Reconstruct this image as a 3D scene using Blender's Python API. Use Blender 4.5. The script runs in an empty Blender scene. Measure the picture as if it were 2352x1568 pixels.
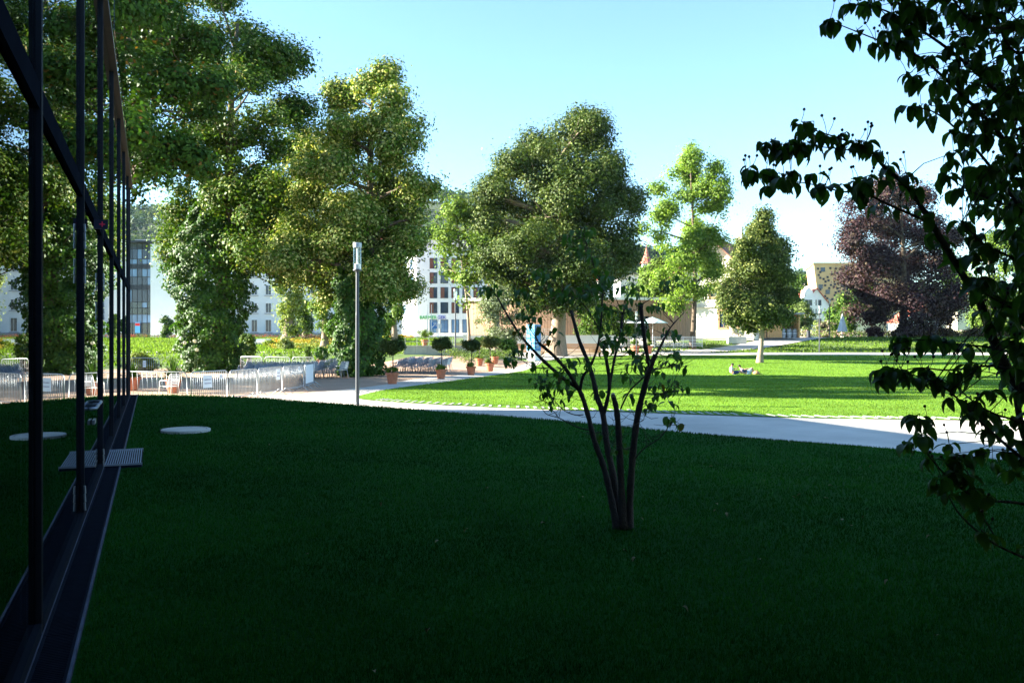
import bpy, bmesh, math
import numpy as np
from mathutils import Vector, Matrix
from mathutils.geometry import delaunay_2d_cdt

SC = bpy.context.scene
COL = SC.collection
# ------------------------------------------------------------------ camera, sky, sun, exposure
FP, HZ, CZ, CXP = 1960.0, 772.0, 2.25, 1176.0        # focal length, horizon and centre in a 2352 px wide frame
cam_d = bpy.data.cameras.new('camera')
cam = bpy.data.objects.new('camera', cam_d); COL.objects.link(cam)
cam.location = (0, 0, CZ); cam.rotation_euler = (math.radians(90), 0, 0)
cam_d.sensor_width = 36; cam_d.lens = 36 * FP / 2352; cam_d.shift_y = -12 / 2352
cam_d.clip_start = 0.05; cam_d.clip_end = 6000
SC.camera = cam

SUN_EL = math.radians(20.5); SUN_TRAVEL = Vector((0.997, -0.08, 0)).normalized()
sun_dir = Vector((SUN_TRAVEL.x * math.cos(SUN_EL), SUN_TRAVEL.y * math.cos(SUN_EL), -math.sin(SUN_EL)))
world = bpy.data.worlds.new('World'); SC.world = world; world.use_nodes = True
wn = world.node_tree.nodes; wl = world.node_tree.links
sky = wn.new('ShaderNodeTexSky'); sky.sky_type = 'NISHITA'; sky.sun_disc = False
sky.sun_elevation = SUN_EL; sky.sun_rotation = math.atan2(-SUN_TRAVEL.x, -SUN_TRAVEL.y)
sky.altitude = 300; sky.air_density = 1.0; sky.dust_density = 0.02; sky.ozone_density = 1.7
wb = wn.new('ShaderNodeVectorMath'); wb.operation = 'MULTIPLY'; wb.inputs[1].default_value = (.82, .97, 1.04)   # the picture's cool white balance
wl.new(sky.outputs['Color'], wb.inputs[0]); wl.new(wb.outputs['Vector'], wn['Background'].inputs['Color'])
wn['Background'].inputs['Strength'].default_value = 0.055
sl = bpy.data.lights.new('sun', 'SUN'); sl.energy = 5.0; sl.angle = math.radians(0.53); sl.color = (1.0, 0.94, 0.78)
sun = bpy.data.objects.new('sun', sl); COL.objects.link(sun)
sun.rotation_euler = sun_dir.to_track_quat('-Z', 'Y').to_euler(); sun.location = (-60, -20, 60)
SC.view_settings.view_transform = 'Standard'; SC.view_settings.look = 'None'
SC.view_settings.exposure = 2.95; SC.view_settings.gamma = 1.0
SC.cycles.max_bounces = 8; SC.cycles.diffuse_bounces = 3; SC.cycles.glossy_bounces = 4
SC.cycles.transmission_bounces = 6; SC.cycles.transparent_max_bounces = 12
SC.cycles.sample_clamp_indirect = 6.0

# ------------------------------------------------------------------ helpers
def P(x, y, d):                      # point seen at frame position x, y at depth d
    return Vector(((x - CXP) / FP * d, d, CZ - (y - HZ) / FP * d))
def sm(a, b, v):
    t = np.clip((np.asarray(v, float) - a) / (b - a), 0, 1); return t * t * (3 - 2 * t)
def zt(x, y):                        # terrain height
    L = .9 * sm(60, 72, y) + 1.1 * sm(76, 140, y)
    R = -.35 * sm(30, 55, y) * (1 - sm(65, 95, y)) + .3 * sm(95, 104, y) + 1.75 * sm(102, 132, y)
    w = sm(-8, 8, x)
    return L * (1 - w) + R * w
def G(x, d):                         # ground point under frame column x at depth d
    X = (x - CXP) / FP * d
    return Vector((X, d, float(zt(X, d))))
def GX(X, Y): return Vector((X, Y, float(zt(X, Y))))

ORI = {}
def thing(name, label, cat, loc=(0, 0, 0), group=None, rz=0):
    o = bpy.data.objects.new(name, None); COL.objects.link(o); o.empty_display_size = .2
    o.location = loc; o.rotation_euler = (0, 0, rz); ORI[o.name] = Vector(loc)
    o['label'] = label; o['category'] = cat
    if group: o['group'] = group
    return o
def tag(o, label=None, cat=None, group=None, kind=None):
    if label: o['label'] = label
    if cat: o['category'] = cat
    if group: o['group'] = group
    if kind: o['kind'] = kind
    return o
def link(name, me, mat, parent=None):
    if mat is not None and not me.materials: me.materials.append(mat)
    o = bpy.data.objects.new(name, me); COL.objects.link(o)
    if parent is not None:
        o.parent = parent
        ORI[o.name] = ORI[parent.name]
    return o
def copy_tree(o, parent=None):
    c = o.copy(); COL.objects.link(c); c.parent = parent; ORI[c.name] = ORI[o.name]
    for ch in o.children: copy_tree(ch, c)
    return c

class MB:
    """collects shapes; build() makes one mesh object (vertices given in world, or in the parent's frame if local)"""
    def __init__(s): s.v = []; s.f = []
    def add(s, vs, fs):
        n = len(s.v); s.v += [tuple(v) for v in vs]; s.f += [tuple(i + n for i in f) for f in fs]; return s
    def box(s, c, size, rz=0, M=None):
        a, b, h = size[0] / 2, size[1] / 2, size[2] / 2
        vs = [Vector((x, y, z)) for x in (-a, a) for y in (-b, b) for z in (-h, h)]
        R = M if M is not None else Matrix.Rotation(rz, 3, 'Z')
        vs = [R @ v + Vector(c) for v in vs]
        return s.add(vs, [(0, 1, 3, 2), (4, 6, 7, 5), (0, 4, 5, 1), (2, 3, 7, 6), (0, 2, 6, 4), (1, 5, 7, 3)])
    def bar(s, a, b, w, h, up=Vector((0, 0, 1))):
        a = Vector(a); b = Vector(b); t = (b - a).normalized()
        if abs(t.dot(up)) > .98: up = Vector((0, 1, 0))
        x = t.cross(up).normalized(); z = x.cross(t)
        vs = [p + x * i * w / 2 + z * j * h / 2 for p in (a, b) for i, j in ((-1, -1), (1, -1), (1, 1), (-1, 1))]
        return s.add(vs, [(3, 2, 1, 0), (4, 5, 6, 7), (0, 1, 5, 4), (1, 2, 6, 5), (2, 3, 7, 6), (3, 0, 4, 7)])
    def tube(s, pts, rad, n=6, cap=True):
        pts = [Vector(p) for p in pts]
        if not hasattr(rad, '__len__'): rad = [rad] * len(pts)
        vs = []; fs = []; prev = None
        for i, p in enumerate(pts):
            t = (pts[min(i + 1, len(pts) - 1)] - pts[max(i - 1, 0)])
            t = t.normalized() if t.length > 1e-9 else Vector((0, 0, 1))
            if prev is None:
                x = t.cross(Vector((.13, .97, .21)))
                if x.length < .05: x = t.cross(Vector((1, 0, 0)))
                x.normalize()
            else:
                x = (prev - t * prev.dot(t)).normalized()
            prev = x; y = t.cross(x)
            for k in range(n):
                a = 2 * math.pi * k / n
                vs.append(p + (x * math.cos(a) + y * math.sin(a)) * rad[i])
        for i in range(len(pts) - 1):
            for k in range(n):
                k2 = (k + 1) % n
                fs.append((i * n + k, i * n + k2, (i + 1) * n + k2, (i + 1) * n + k))
        if cap:
            fs.append(tuple(range(n - 1, -1, -1))); m = (len(pts) - 1) * n; fs.append(tuple(range(m, m + n)))
        return s.add(vs, fs)
    def lathe(s, prof, c=(0, 0, 0), n=16):
        vs = []; fs = []
        for r, z in prof:
            for k in range(n):
                a = 2 * math.pi * k / n
                vs.append((c[0] + r * math.cos(a), c[1] + r * math.sin(a), c[2] + z))
        for i in range(len(prof) - 1):
            for k in range(n):
                k2 = (k + 1) % n
                fs.append((i * n + k, i * n + k2, (i + 1) * n + k2, (i + 1) * n + k))
        fs.append(tuple(range(n - 1, -1, -1))); m = (len(prof) - 1) * n; fs.append(tuple(range(m, m + n)))
        return s.add(vs, fs)
    def prism(s, pts, off):          # polygon (world points) pushed along off
        pts = [Vector(p) for p in pts]; off = Vector(off); n = len(pts)
        vs = pts + [p + off for p in pts]
        fs = [tuple(range(n - 1, -1, -1)), tuple(range(n, 2 * n))]
        fs += [(i, (i + 1) % n, (i + 1) % n + n, i + n) for i in range(n)]
        return s.add(vs, fs)
    def build(s, name, mat, parent=None, local=False, smooth=False, bevel=0):
        me = bpy.data.meshes.new(name)
        o = ORI[parent.name] if (parent is not None and not local) else Vector((0, 0, 0))
        me.from_pydata([(v[0] - o.x, v[1] - o.y, v[2] - o.z) for v in s.v], [], s.f)
        bm = bmesh.new(); bm.from_mesh(me); bmesh.ops.recalc_face_normals(bm, faces=bm.faces); bm.to_mesh(me); bm.free()
        if smooth: me.polygons.foreach_set('use_smooth', [True] * len(me.polygons))
        me.update()
        ob = link(name, me, mat, parent)
        if bevel:
            m = ob.modifiers.new('bevel', 'BEVEL'); m.width = bevel; m.segments = 2; m.limit_method = 'ANGLE'
        return ob

def np_mesh(name, V, F, nside, mat, parent=None, col=None, smooth=False):
    """V (n,3) world, F (m,nside)"""
    V = np.asarray(V, np.float32); F = np.asarray(F, np.int32)
    if parent is not None: V = V - np.array(ORI[parent.name], np.float32)
    me = bpy.data.meshes.new(name)
    me.vertices.add(len(V)); me.vertices.foreach_set('co', V.ravel())
    me.loops.add(F.size); me.loops.foreach_set('vertex_index', F.ravel())
    me.polygons.add(len(F)); me.polygons.foreach_set('loop_start', np.arange(0, F.size, nside, dtype=np.int32))
    try: me.polygons.foreach_set('loop_total', np.full(len(F), nside, np.int32))
    except Exception: pass
    if smooth: me.polygons.foreach_set('use_smooth', np.ones(len(F), bool))
    if col is not None:
        ca = me.color_attributes.new('Col', 'FLOAT_COLOR', 'POINT')
        c4 = np.ones((len(V), 4), np.float32); c4[:, :3] = col
        ca.data.foreach_set('color', c4.ravel())
    me.update(calc_edges=True); me.validate()
    return link(name, me, mat, parent)

# ------------------------------------------------------------------ materials
MATS = {}
def M(name, col, rough=.8, var=.18, scale=3.0, bump=0.0, bscale=30.0, metal=0.0, spec=.3, stretch=None, col2=None, fine=0.0):
    if name in MATS: return MATS[name]
    m = bpy.data.materials.new(name); m.use_nodes = True; nt = m.node_tree; N = nt.nodes; Lk = nt.links
    b = N['Principled BSDF']; b.inputs['Roughness'].default_value = rough; b.inputs['Metallic'].default_value = metal
    b.inputs['Specular IOR Level'].default_value = spec
    tc = N.new('ShaderNodeTexCoord'); src = tc.outputs['Object']
    if stretch:
        mp = N.new('ShaderNodeMapping'); mp.inputs['Scale'].default_value = stretch
        Lk.new(src, mp.inputs['Vector']); src = mp.outputs['Vector']
    nz = N.new('ShaderNodeTexNoise'); nz.inputs['Scale'].default_value = scale; nz.inputs['Detail'].default_value = 6
    nz.inputs['Roughness'].default_value = .65; Lk.new(src, nz.inputs['Vector'])
    mr = N.new('ShaderNodeMapRange'); mr.inputs[1].default_value = .3; mr.inputs[2].default_value = .7
    Lk.new(nz.outputs['Fac'], mr.inputs[0])
    mx = N.new('ShaderNodeMix'); mx.data_type = 'RGBA'
    c2 = col2 if col2 else tuple(min(1, c * (1 + var)) for c in col)
    c1 = col if col2 else tuple(c * (1 - var) for c in col)
    mx.inputs[6].default_value = (*c1, 1); mx.inputs[7].default_value = (*c2, 1)
    Lk.new(mr.outputs[0], mx.inputs[0]); out = mx.outputs[2]
    if fine:
        n3 = N.new('ShaderNodeTexNoise'); n3.inputs['Scale'].default_value = bscale * 1.7; n3.inputs['Detail'].default_value = 3
        Lk.new(src, n3.inputs['Vector'])
        m3 = N.new('ShaderNodeMapRange'); m3.inputs[1].default_value = .25; m3.inputs[2].default_value = .75
        m3.inputs[3].default_value = 1 - fine; m3.inputs[4].default_value = 1 + fine
        Lk.new(n3.outputs['Fac'], m3.inputs[0])
        vm = N.new('ShaderNodeVectorMath'); vm.operation = 'SCALE'; Lk.new(out, vm.inputs[0]); Lk.new(m3.outputs[0], vm.inputs['Scale'])
        out = vm.outputs['Vector']
    Lk.new(out, b.inputs['Base Color'])
    if bump:
        n2 = N.new('ShaderNodeTexNoise'); n2.inputs['Scale'].default_value = bscale; n2.inputs['Detail'].default_value = 4
        Lk.new(src, n2.inputs['Vector'])
        bp = N.new('ShaderNodeBump'); bp.inputs['Strength'].default_value = bump; bp.inputs['Distance'].default_value = .03
        Lk.new(n2.outputs['Fac'], bp.inputs['Height']); Lk.new(bp.outputs['Normal'], b.inputs['Normal'])
    MATS[name] = m; return m
def leafmat(name, trans=.35, rough=.5, spec=.3, tint=(1.1, 1.15, .5), fixed=None):
    if name in MATS: return MATS[name]
    m = bpy.data.materials.new(name); m.use_nodes = True; nt = m.node_tree; N = nt.nodes; Lk = nt.links
    b = N['Principled BSDF']; b.inputs['Roughness'].default_value = rough; b.inputs['Specular IOR Level'].default_value = spec
    if fixed:
        tc = N.new('ShaderNodeTexCoord'); nz = N.new('ShaderNodeTexNoise'); nz.inputs['Scale'].default_value = 1.7
        oi = N.new('ShaderNodeObjectInfo'); Lk.new(tc.outputs['Object'], nz.inputs['Vector'])
        ad = N.new('ShaderNodeMath'); ad.operation = 'ADD'; Lk.new(nz.outputs['Fac'], ad.inputs[0]); Lk.new(oi.outputs['Random'], ad.inputs[1])
        hl = N.new('ShaderNodeMath'); hl.operation = 'MULTIPLY'; hl.inputs[1].default_value = .5; Lk.new(ad.outputs[0], hl.inputs[0])
        mx = N.new('ShaderNodeMix'); mx.data_type = 'RGBA'; mx.inputs[6].default_value = (*fixed[0], 1); mx.inputs[7].default_value = (*fixed[1], 1)
        Lk.new(hl.outputs[0], mx.inputs[0]); src = mx.outputs[2]
    else:
        at = N.new('ShaderNodeAttribute'); at.attribute_name = 'Col'; src = at.outputs['Color']
    Lk.new(src, b.inputs['Base Color'])
    tr = N.new('ShaderNodeBsdfTranslucent')
    vm = N.new('ShaderNodeVectorMath'); vm.operation = 'MULTIPLY'; vm.inputs[1].default_value = tint
    Lk.new(src, vm.inputs[0]); Lk.new(vm.outputs[0], tr.inputs['Color'])
    mxs = N.new('ShaderNodeMixShader'); mxs.inputs[0].default_value = trans
    Lk.new(b.outputs[0], mxs.inputs[1]); Lk.new(tr.outputs[0], mxs.inputs[2])
    Lk.new(mxs.outputs[0], N['Material Output'].inputs['Surface'])
    MATS[name] = m; return m
def glassmat(name, ior=1.5, tint=(.75, .85, .85), boost=1.0, rough=0.0, wave=0.0):
    """thin architectural pane: mirror reflection by Fresnel over a tinted see-through"""
    if name in MATS: return MATS[name]
    m = bpy.data.materials.new(name); m.use_nodes = True; nt = m.node_tree; N = nt.nodes; Lk = nt.links
    N.remove(N['Principled BSDF'])
    fr = N.new('ShaderNodeFresnel'); fr.inputs['IOR'].default_value = ior
    g = N.new('ShaderNodeBsdfGlossy'); g.inputs['Roughness'].default_value = rough; g.inputs['Color'].default_value = (.93, .97, 1, 1)
    t = N.new('ShaderNodeBsdfTransparent'); t.inputs['Color'].default_value = (*tint, 1)
    if wave:
        tc = N.new('ShaderNodeTexCoord'); nz = N.new('ShaderNodeTexNoise'); nz.inputs['Scale'].default_value = .8
        Lk.new(tc.outputs['Object'], nz.inputs['Vector'])
        bp = N.new('ShaderNodeBump'); bp.inputs['Strength'].default_value = wave; bp.inputs['Distance'].default_value = .004
        Lk.new(nz.outputs['Fac'], bp.inputs['Height']); Lk.new(bp.outputs['Normal'], g.inputs['Normal'])
    ms = N.new('ShaderNodeMixShader')
    if boost != 1.0:
        mu = N.new('ShaderNodeMath'); mu.operation = 'MULTIPLY'; mu.use_clamp = True; mu.inputs[1].default_value = boost
        Lk.new(fr.outputs[0], mu.inputs[0]); Lk.new(mu.outputs[0], ms.inputs[0])
    else: Lk.new(fr.outputs[0], ms.inputs[0])
    Lk.new(t.outputs[0], ms.inputs[1]); Lk.new(g.outputs[0], ms.inputs[2]); Lk.new(ms.outputs[0], N['Material Output'].inputs['Surface'])
    MATS[name] = m; return m

GRASS = M('lawn_soil_grass', (.085, .18, .017), .95, scale=.35, col2=(.115, .215, .026), bump=.4, bscale=25, fine=.22, spec=.05)
GRASSB = leafmat('grass_blade', .45, .9, .03, (1.1, 1.15, .5))
MEADOW = M('meadow_ground', (.06, .11, .02), .95, scale=.12, col2=(.11, .16, .035), bump=.5, bscale=8, fine=.3)
PATH = M('path_compacted_grit', (.50, .455, .40), .92, var=.2, scale=.35, bump=.25, bscale=60, fine=.12)
GRAVEL = M('red_gravel', (.36, .23, .16), .95, scale=.5, col2=(.46, .31, .22), bump=.5, bscale=40, fine=.3)
ASPH = M('grey_road', (.20, .21, .24), .9, var=.12, scale=.5, fine=.1)
STONE = M('pale_stone', (.50, .48, .43), .85, var=.15, scale=2.5, bump=.3, bscale=25)
CONC = M('concrete', (.42, .41, .39), .85, var=.14, scale=1.5, bump=.2, bscale=20)
WHITE = M('white_render', (.78, .78, .77), .85, var=.04, scale=.6, bump=.08, bscale=30)
CREAM = M('cream_render', (.72, .67, .55), .88, var=.06, scale=.5, bump=.1, bscale=20)
GREYW = M('grey_render', (.33, .32, .33), .85, var=.07, scale=.7)
DARKM = M('dark_blue_anodised', (.005, .007, .014), .6, var=.2, scale=2, spec=.2)
STEEL = M('galvanised_steel', (.36, .38, .4), .42, var=.15, scale=12, metal=.75, spec=.5)
ALU = M('aluminium_chair', (.20, .23, .29), .5, var=.12, scale=10, metal=.45, spec=.5)
LAMPM = M('lamp_grey_paint', (.055, .062, .075), .45, var=.12, scale=6, metal=.3, spec=.5)
TERRA = M('terracotta', (.42, .15, .08), .8, var=.16, scale=6, bump=.15)
BARK = M('bark', (.10, .075, .055), .95, var=.35, scale=5, bump=.9, bscale=14, stretch=(3, 3, .6))
BARKL = M('pale_bark', (.25, .19, .14), .95, var=.3, scale=4, bump=.9, bscale=12, stretch=(3, 3, .6))
BARKD = M('dogwood_bark', (.055, .042, .036), .9, var=.35, scale=9, bump=.7, bscale=35, stretch=(2, 2, 1))
WOOD = M('larch_planks', (.36, .22, .145), .8, var=.16, scale=3, stretch=(6, 6, .5), bump=.2)
WOODO = M('orange_wood_slats', (.50, .29, .13), .7, var=.18, scale=3, stretch=(.6, 6, 6))
DWOOD = M('dark_timber', (.13, .085, .06), .8, var=.25, scale=3)
ROOF = M('red_roof_tiles', (.42, .13, .09), .85, var=.2, scale=1.2, bump=.5, bscale=6, stretch=(1, 1, 3))
SHUT = M('brown_shutter', (.17, .065, .04), .6, var=.1, scale=4)
WINM = M('window_glass_blue', (.018, .032, .065), .07, var=.3, scale=.5, spec=.6)
WINL = M('window_glass_sky_pale', (.10, .19, .33), .08, var=.25, scale=.4, spec=.6)  # pale blue, on the tower a sky reflection put into the colour
FRAME = M('dark_window_frame', (.03, .035, .045), .5, var=.1)
GLASS = glassmat('facade_glass', 2.4, (.30, .36, .38), 1.0, wave=.05)
CLEAR = glassmat('clear_glass', 1.5, (.86, .9, .9))
BLUE = M('blue_panel', (.03, .19, .52), .35, var=.06, spec=.5)
BLUEL = M('light_and_lit_blue', (.10, .38, .66), .35, var=.06, spec=.5)  # also paints the sunlit side of the blue column
PAPER = M('paper_notice', (.76, .75, .78), .8, var=.04)
INK = M('notice_print', (.25, .2, .3), .8, var=.2)
GREENB = M('dark_green_bin', (.012, .07, .03), .5, var=.15, spec=.4)
ORANGEF = M('gold_facade', (.60, .41, .19), .6, var=.1, scale=.2, spec=.4)
CANVAS = M('white_canvas', (.74, .75, .76), .85, var=.05)
CANVASB = M('pale_blue_canvas', (.42, .58, .70), .85, var=.05)
# ------------------------------------------------------------------ ground sheets
def densify(poly, step):
    out = []
    for i, p in enumerate(poly):
        q = poly[(i + 1) % len(poly)]; n = max(1, int(math.dist(p, q) / step))
        out += [(p[0] + (q[0] - p[0]) * k / n, p[1] + (q[1] - p[1]) * k / n) for k in range(n)]
    return out
def inside(poly, X, Y):
    X = np.asarray(X); Y = np.asarray(Y); r = np.zeros(X.shape, bool)
    n = len(poly); j = n - 1
    for i in range(n):
        xi, yi = poly[i]; xj, yj = poly[j]
        c = ((yi > Y) != (yj > Y)) & (X < (xj - xi) * (Y - yi) / ((yj - yi) or 1e-12) + xi)
        r ^= c; j = i
    return r
def pdist(line, X, Y):               # distance to an open polyline
    best = np.full(np.shape(X), 1e9)
    for (x0, y0), (x1, y1) in zip(line[:-1], line[1:]):
        dx, dy = x1 - x0, y1 - y0
        t = np.clip(((X - x0) * dx + (Y - y0) * dy) / (dx * dx + dy * dy), 0, 1)
        best = np.minimum(best, np.hypot(X - x0 - t * dx, Y - y0 - t * dy))
    return best
def smooth_line(pts, n=6):           # Catmull-Rom
    out = []; m = len(pts)
    for i in range(m - 1):
        p0, p1, p2, p3 = pts[max(i - 1, 0)], pts[i], pts[i + 1], pts[min(i + 2, m - 1)]
        for k in range(n):
            t = k / n
            out.append(tuple(.5 * (2 * p1[a] + (p2[a] - p0[a]) * t + (2 * p0[a] - 5 * p1[a] + 4 * p2[a] - p3[a]) * t * t
                                   + (3 * p1[a] - p0[a] - 3 * p2[a] + p3[a]) * t ** 3) for a in range(len(p1))))
    out.append(tuple(pts[-1])); return out
def sheet(name, poly, mat, off=0.0, step=1.5, zf=zt, extra=None):
    b = densify(poly, step); xs = [p[0] for p in poly]; ys = [p[1] for p in poly]
    gx, gy = np.meshgrid(np.arange(min(xs), max(xs), step), np.arange(min(ys), max(ys), step))
    k = inside(poly, gx, gy); pts = [Vector(p) for p in b] + [Vector((float(a), float(c))) for a, c in zip(gx[k], gy[k])]
    n = len(b)
    r = delaunay_2d_cdt(pts, [(i, (i + 1) % n) for i in range(n)], [], 1, 1e-4)
    V = np.array([(p[0], p[1]) for p in r[0]]); Z = zf(V[:, 0], V[:, 1]) + off
    me = bpy.data.meshes.new(name); me.from_pydata([(a, c, z) for (a, c), z in zip(V.tolist(), Z.tolist())], [], [tuple(f) for f in r[2]])
    bm = bmesh.new(); bm.from_mesh(me)
    for f in bm.faces:
        if f.normal.z < 0: f.normal_flip()
    bm.to_mesh(me); bm.free()
    me.polygons.foreach_set('use_smooth', [True] * len(me.polygons)); me.update()
    o = link(name, me, mat); o['kind'] = 'structure'
    return o
def steps(a, b, s): return list(np.arange(a, b, s))
gxs = [-3000, -1800, -1000, -600, -400, -260, -180, -130] + steps(-100, 140, 2.5) + [150, 190, 260, 400, 600, 1000, 1800, 3000]
gys = [-600, -300, -150, -80, -40] + steps(-20, 170, 2.5) + [175, 200, 260, 340, 460, 600, 900, 1400, 2200, 3500]
gX, gY = np.meshgrid(gxs, gys); gZ = zt(gX, gY) - .09
nx, ny = len(gxs), len(gys); idx = np.arange(nx * ny).reshape(ny, nx)
gF = np.stack([idx[:-1, :-1], idx[:-1, 1:], idx[1:, 1:], idx[1:, :-1]], -1).reshape(-1, 4)
o = np_mesh('ground', np.stack([gX, gY, gZ], -1).reshape(-1, 3), gF, 4, MEADOW, smooth=True); o['kind'] = 'structure'

# near lawn: a low mound whose edge falls to the path
NEAR_EDGE = smooth_line([(-13.6, 28.9), (-10.3, 28.6), (-7.7, 27.7), (-5.0, 25.7), (-3.0, 24.0), (-1.8, 23.2), (.45, 21.8), (3.4, 19.9),
             (5.9, 18.3), (7.75, 16.9), (9.2, 15.1), (12, 11.5), (17, 6), (24, -2), (28, -12)], 5)
FU = Vector((-.3888, .9213, 0)); FN = Vector((.9213, .3888, 0)); FB0 = Vector((-2.97, 5.33, 0)); FZ = .35
def FBp(s, z, o=0.0):                # point on the facade: s along it, o outward
    p = FB0 + FU * s + FN * o; return Vector((p.x, p.y, z))
def zn(x, y):
    x = np.asarray(x, float); y = np.asarray(y, float)
    hp = .35 - .26 * sm(-4, 9, x) * sm(8, 16, y)
    hp = hp + .018 * np.sin(x * .9 + 1.3 * np.sin(y * .35)) * np.sin(y * .7 + .5)* sm(.3, 2.0, (x - FB0.x) * FN.x + (y - FB0.y) * FN.y)
    return hp * sm(0, 1.3, pdist(NEAR_EDGE, x, y)) + .005
e0, e1 = FBp(-13, 0, .02), FBp(23.9, 0, .02)
NEARP = [(e0.x, e0.y), (e1.x, e1.y), (-13.4, 28.2)] + NEAR_EDGE[1:]
sheet('near_lawn', NEARP, M('near_lawn_soil_shaded', (.006, .042, .006), .95, scale=.8, col2=(.010, .062, .008), bump=.6, bscale=25, fine=.35, spec=.03), 0, .5, zn)  # darker copy of the lawn ground, shade put into its colour

far_edge = smooth_line([(-5.77, 33.2), (-5.75, 31.6), (-5.0, 30.2), (-2.5, 28.3), (.33, 26.7), (4.2, 25.2), (7.6, 23.8), (10.9, 23.2), (13.7, 22.85), (22, 21.6), (40, 17), (70, 8)], 5)
left_edge = smooth_line([(2.25, 69), (.74, 60.4), (-1.9, 49), (-3.74, 41.6), (-5.2, 36.75), (-5.77, 33.2)], 5)
LAWN_POLY = far_edge + [(95, 8), (95, 98)] + smooth_line([(95, 98), (58, 98), (17.2, 98), (7.7, 92), (3.4, 78.8), (2.25, 69)], 5)[1:] + left_edge[1:-1]
sheet('park_lawn', LAWN_POLY, GRASS, 0, 1.5)
PLAZA = [(-45, 27), (-13, 27), (-3, 24), (3, 50), (4.5, 70), (3, 73), (-8, 68), (-12, 61), (-45, 60)]
sheet('gravel_plaza', PLAZA, GRAVEL, -.045, 1.5)
gline = smooth_line([(-10.3, 31), (-8.0, 34.5), (-6.3, 39), (-5.06, 46), (-2.6, 53), (.8, 66.8), (2.87, 79)], 5)
PATHP = gline + [(6, 96)] + [(4.2, 80), (3.0, 69)] + [(p[0] + .5, p[1]) for p in left_edge[1:]] + [(p[0], p[1] + .4) for p in far_edge[2:]] + [(70, 2), (30, -2), (24, -4)] + \
        [(p[0] - .25, p[1] - .25) for p in NEAR_EDGE[::-1] if p[1] > -2] 
sheet('park_path', PATHP, PATH, -.02, 1.0)
sheet('cross_path', [(3.0, 79)] + smooth_line([(3.6, 80), (8.2, 93.5), (17.2, 98.1), (58, 98.1), (110, 98.1)], 5) + [(110, 103.2), (58, 103.2), (26, 102.6), (16, 102.4), (5, 97), (2.5, 82)], PATH, -.025, 1.5)
sheet('slope_path', smooth_line([(13, 101), (20, 105), (27, 112), (34, 121), (41, 134)], 5) + smooth_line([(51, 134), (41, 121), (32.5, 111.5), (25.5, 105), (18, 101.5)], 5), PATH, -.01, 1.5)
sheet('road', [(44, 134), (140, 134), (140, 142), (44, 142)], ASPH, -.005, 3)
sheet('terrace_paving', [(-5, 70.5), (3, 82), (6, 98), (14, 103), (24, 104), (24, 128), (-5, 128)], PATH, -.035, 2)
sheet('garden_path', [(-60, 73.2), (-9, 72.6), (-9, 74.6), (-60, 75.4)], PATH, -.0, 2)
sheet('garden_walk', [(-25, 92), (-9, 90), (-9, 92), (-25, 94.5)], PATH, -.0, 2)
sheet('forecourt', [(-70, 139), (-6, 136), (-6, 147), (-70, 149)], PATH, -.0, 3)

# paver strip along the lawn edge: every stone its own piece
pv = bpy.data.objects.new('paver_strip', None); COL.objects.link(pv); pv['kind'] = 'structure'; ORI['paver_strip'] = Vector((0, 0, 0))
pm = MB().box((0, 0, 0), (.11, .78, .06)).v
rng = np.random.default_rng(3)
mb = MB().box((0, 0, 0), (.10, .62, .06)); stone_o = mb.build('paver', M('paver_concrete', (.33, .325, .30), .9, var=.2, scale=4), pv, local=True, bevel=.012)
fe = densify(far_edge[10:], .24)[:240]
cnt = 0
for i in range(len(fe) - 1):
    a = Vector((fe[i][0], fe[i][1])); b = Vector((fe[i + 1][0], fe[i + 1][1])); t = (b - a)
    if t.length < .01 or t.length > 1: continue
    t.normalize(); nrm = Vector((-t.y, t.x)); c = a + nrm * .42
    o = stone_o if cnt == 0 else stone_o.copy()
    if cnt: COL.objects.link(o)
    o.location = (c.x, c.y, float(zt(c.x, c.y)) - .016 + rng.uniform(-.006, .006))
    o.rotation_euler = (0, 0, math.atan2(t.y, t.x) + .45 + rng.uniform(-.04, .04)); cnt += 1

# ------------------------------------------------------------------ grass blades
def blades(name, X, Y, zf, hgt, wid, cols, label, rng, nseg=1):
    n = len(X); Z = zf(X, Y) - .005
    az = rng.uniform(0, 2 * np.pi, n); lean = rng.uniform(.1, .75, n); la = rng.uniform(0, 2 * np.pi, n)
    h = hgt * rng.uniform(.55, 1.25, n); w = wid * rng.uniform(.7, 1.3, n)
    dx, dy = np.cos(az) * w / 2, np.sin(az) * w / 2
    V = np.empty((n, 3, 3), np.float32)
    V[:, 0] = np.stack([X - dx, Y - dy, Z], -1); V[:, 1] = np.stack([X + dx, Y + dy, Z], -1)
    V[:, 2] = np.stack([X + np.cos(la) * h * lean, Y + np.sin(la) * h * lean, Z + h * np.sqrt(1 - (lean * .8) ** 2)], -1)
    c = np.asarray(cols)[rng.integers(0, len(cols), n)] * rng.uniform(.7, 1.3, (n, 1))
    patch = .85 + .26 * np.sin(X * .8 + 2 * np.sin(Y * .5)) * np.sin(Y * 1.1 + X * .3) + .16 * np.sin(X * 4.1 + 3 * np.sin(Y * 1.9)) * np.sin(Y * 4.7 + 2 * np.sin(X * 1.3))
    c = c * patch[:, None]
    o = np_mesh(name, V.reshape(-1, 3), np.arange(3 * n).reshape(n, 3), 3, GRASSB, col=np.repeat(c, 3, 0))
    tag(o, label, 'grass', kind='stuff'); return o
GC = [(.007, .064, .007), (.009, .074, .008), (.013, .083, .009), (.026, .09, .013)]  # foreground shade put into the blade greens, darker than the park lawn
rng = np.random.default_rng(5)
n = 420000
d = 3.2 * (29 / 3.2) ** rng.uniform(0, 1, n) ; X = rng.uniform(-.66, .66, n) * d
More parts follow.
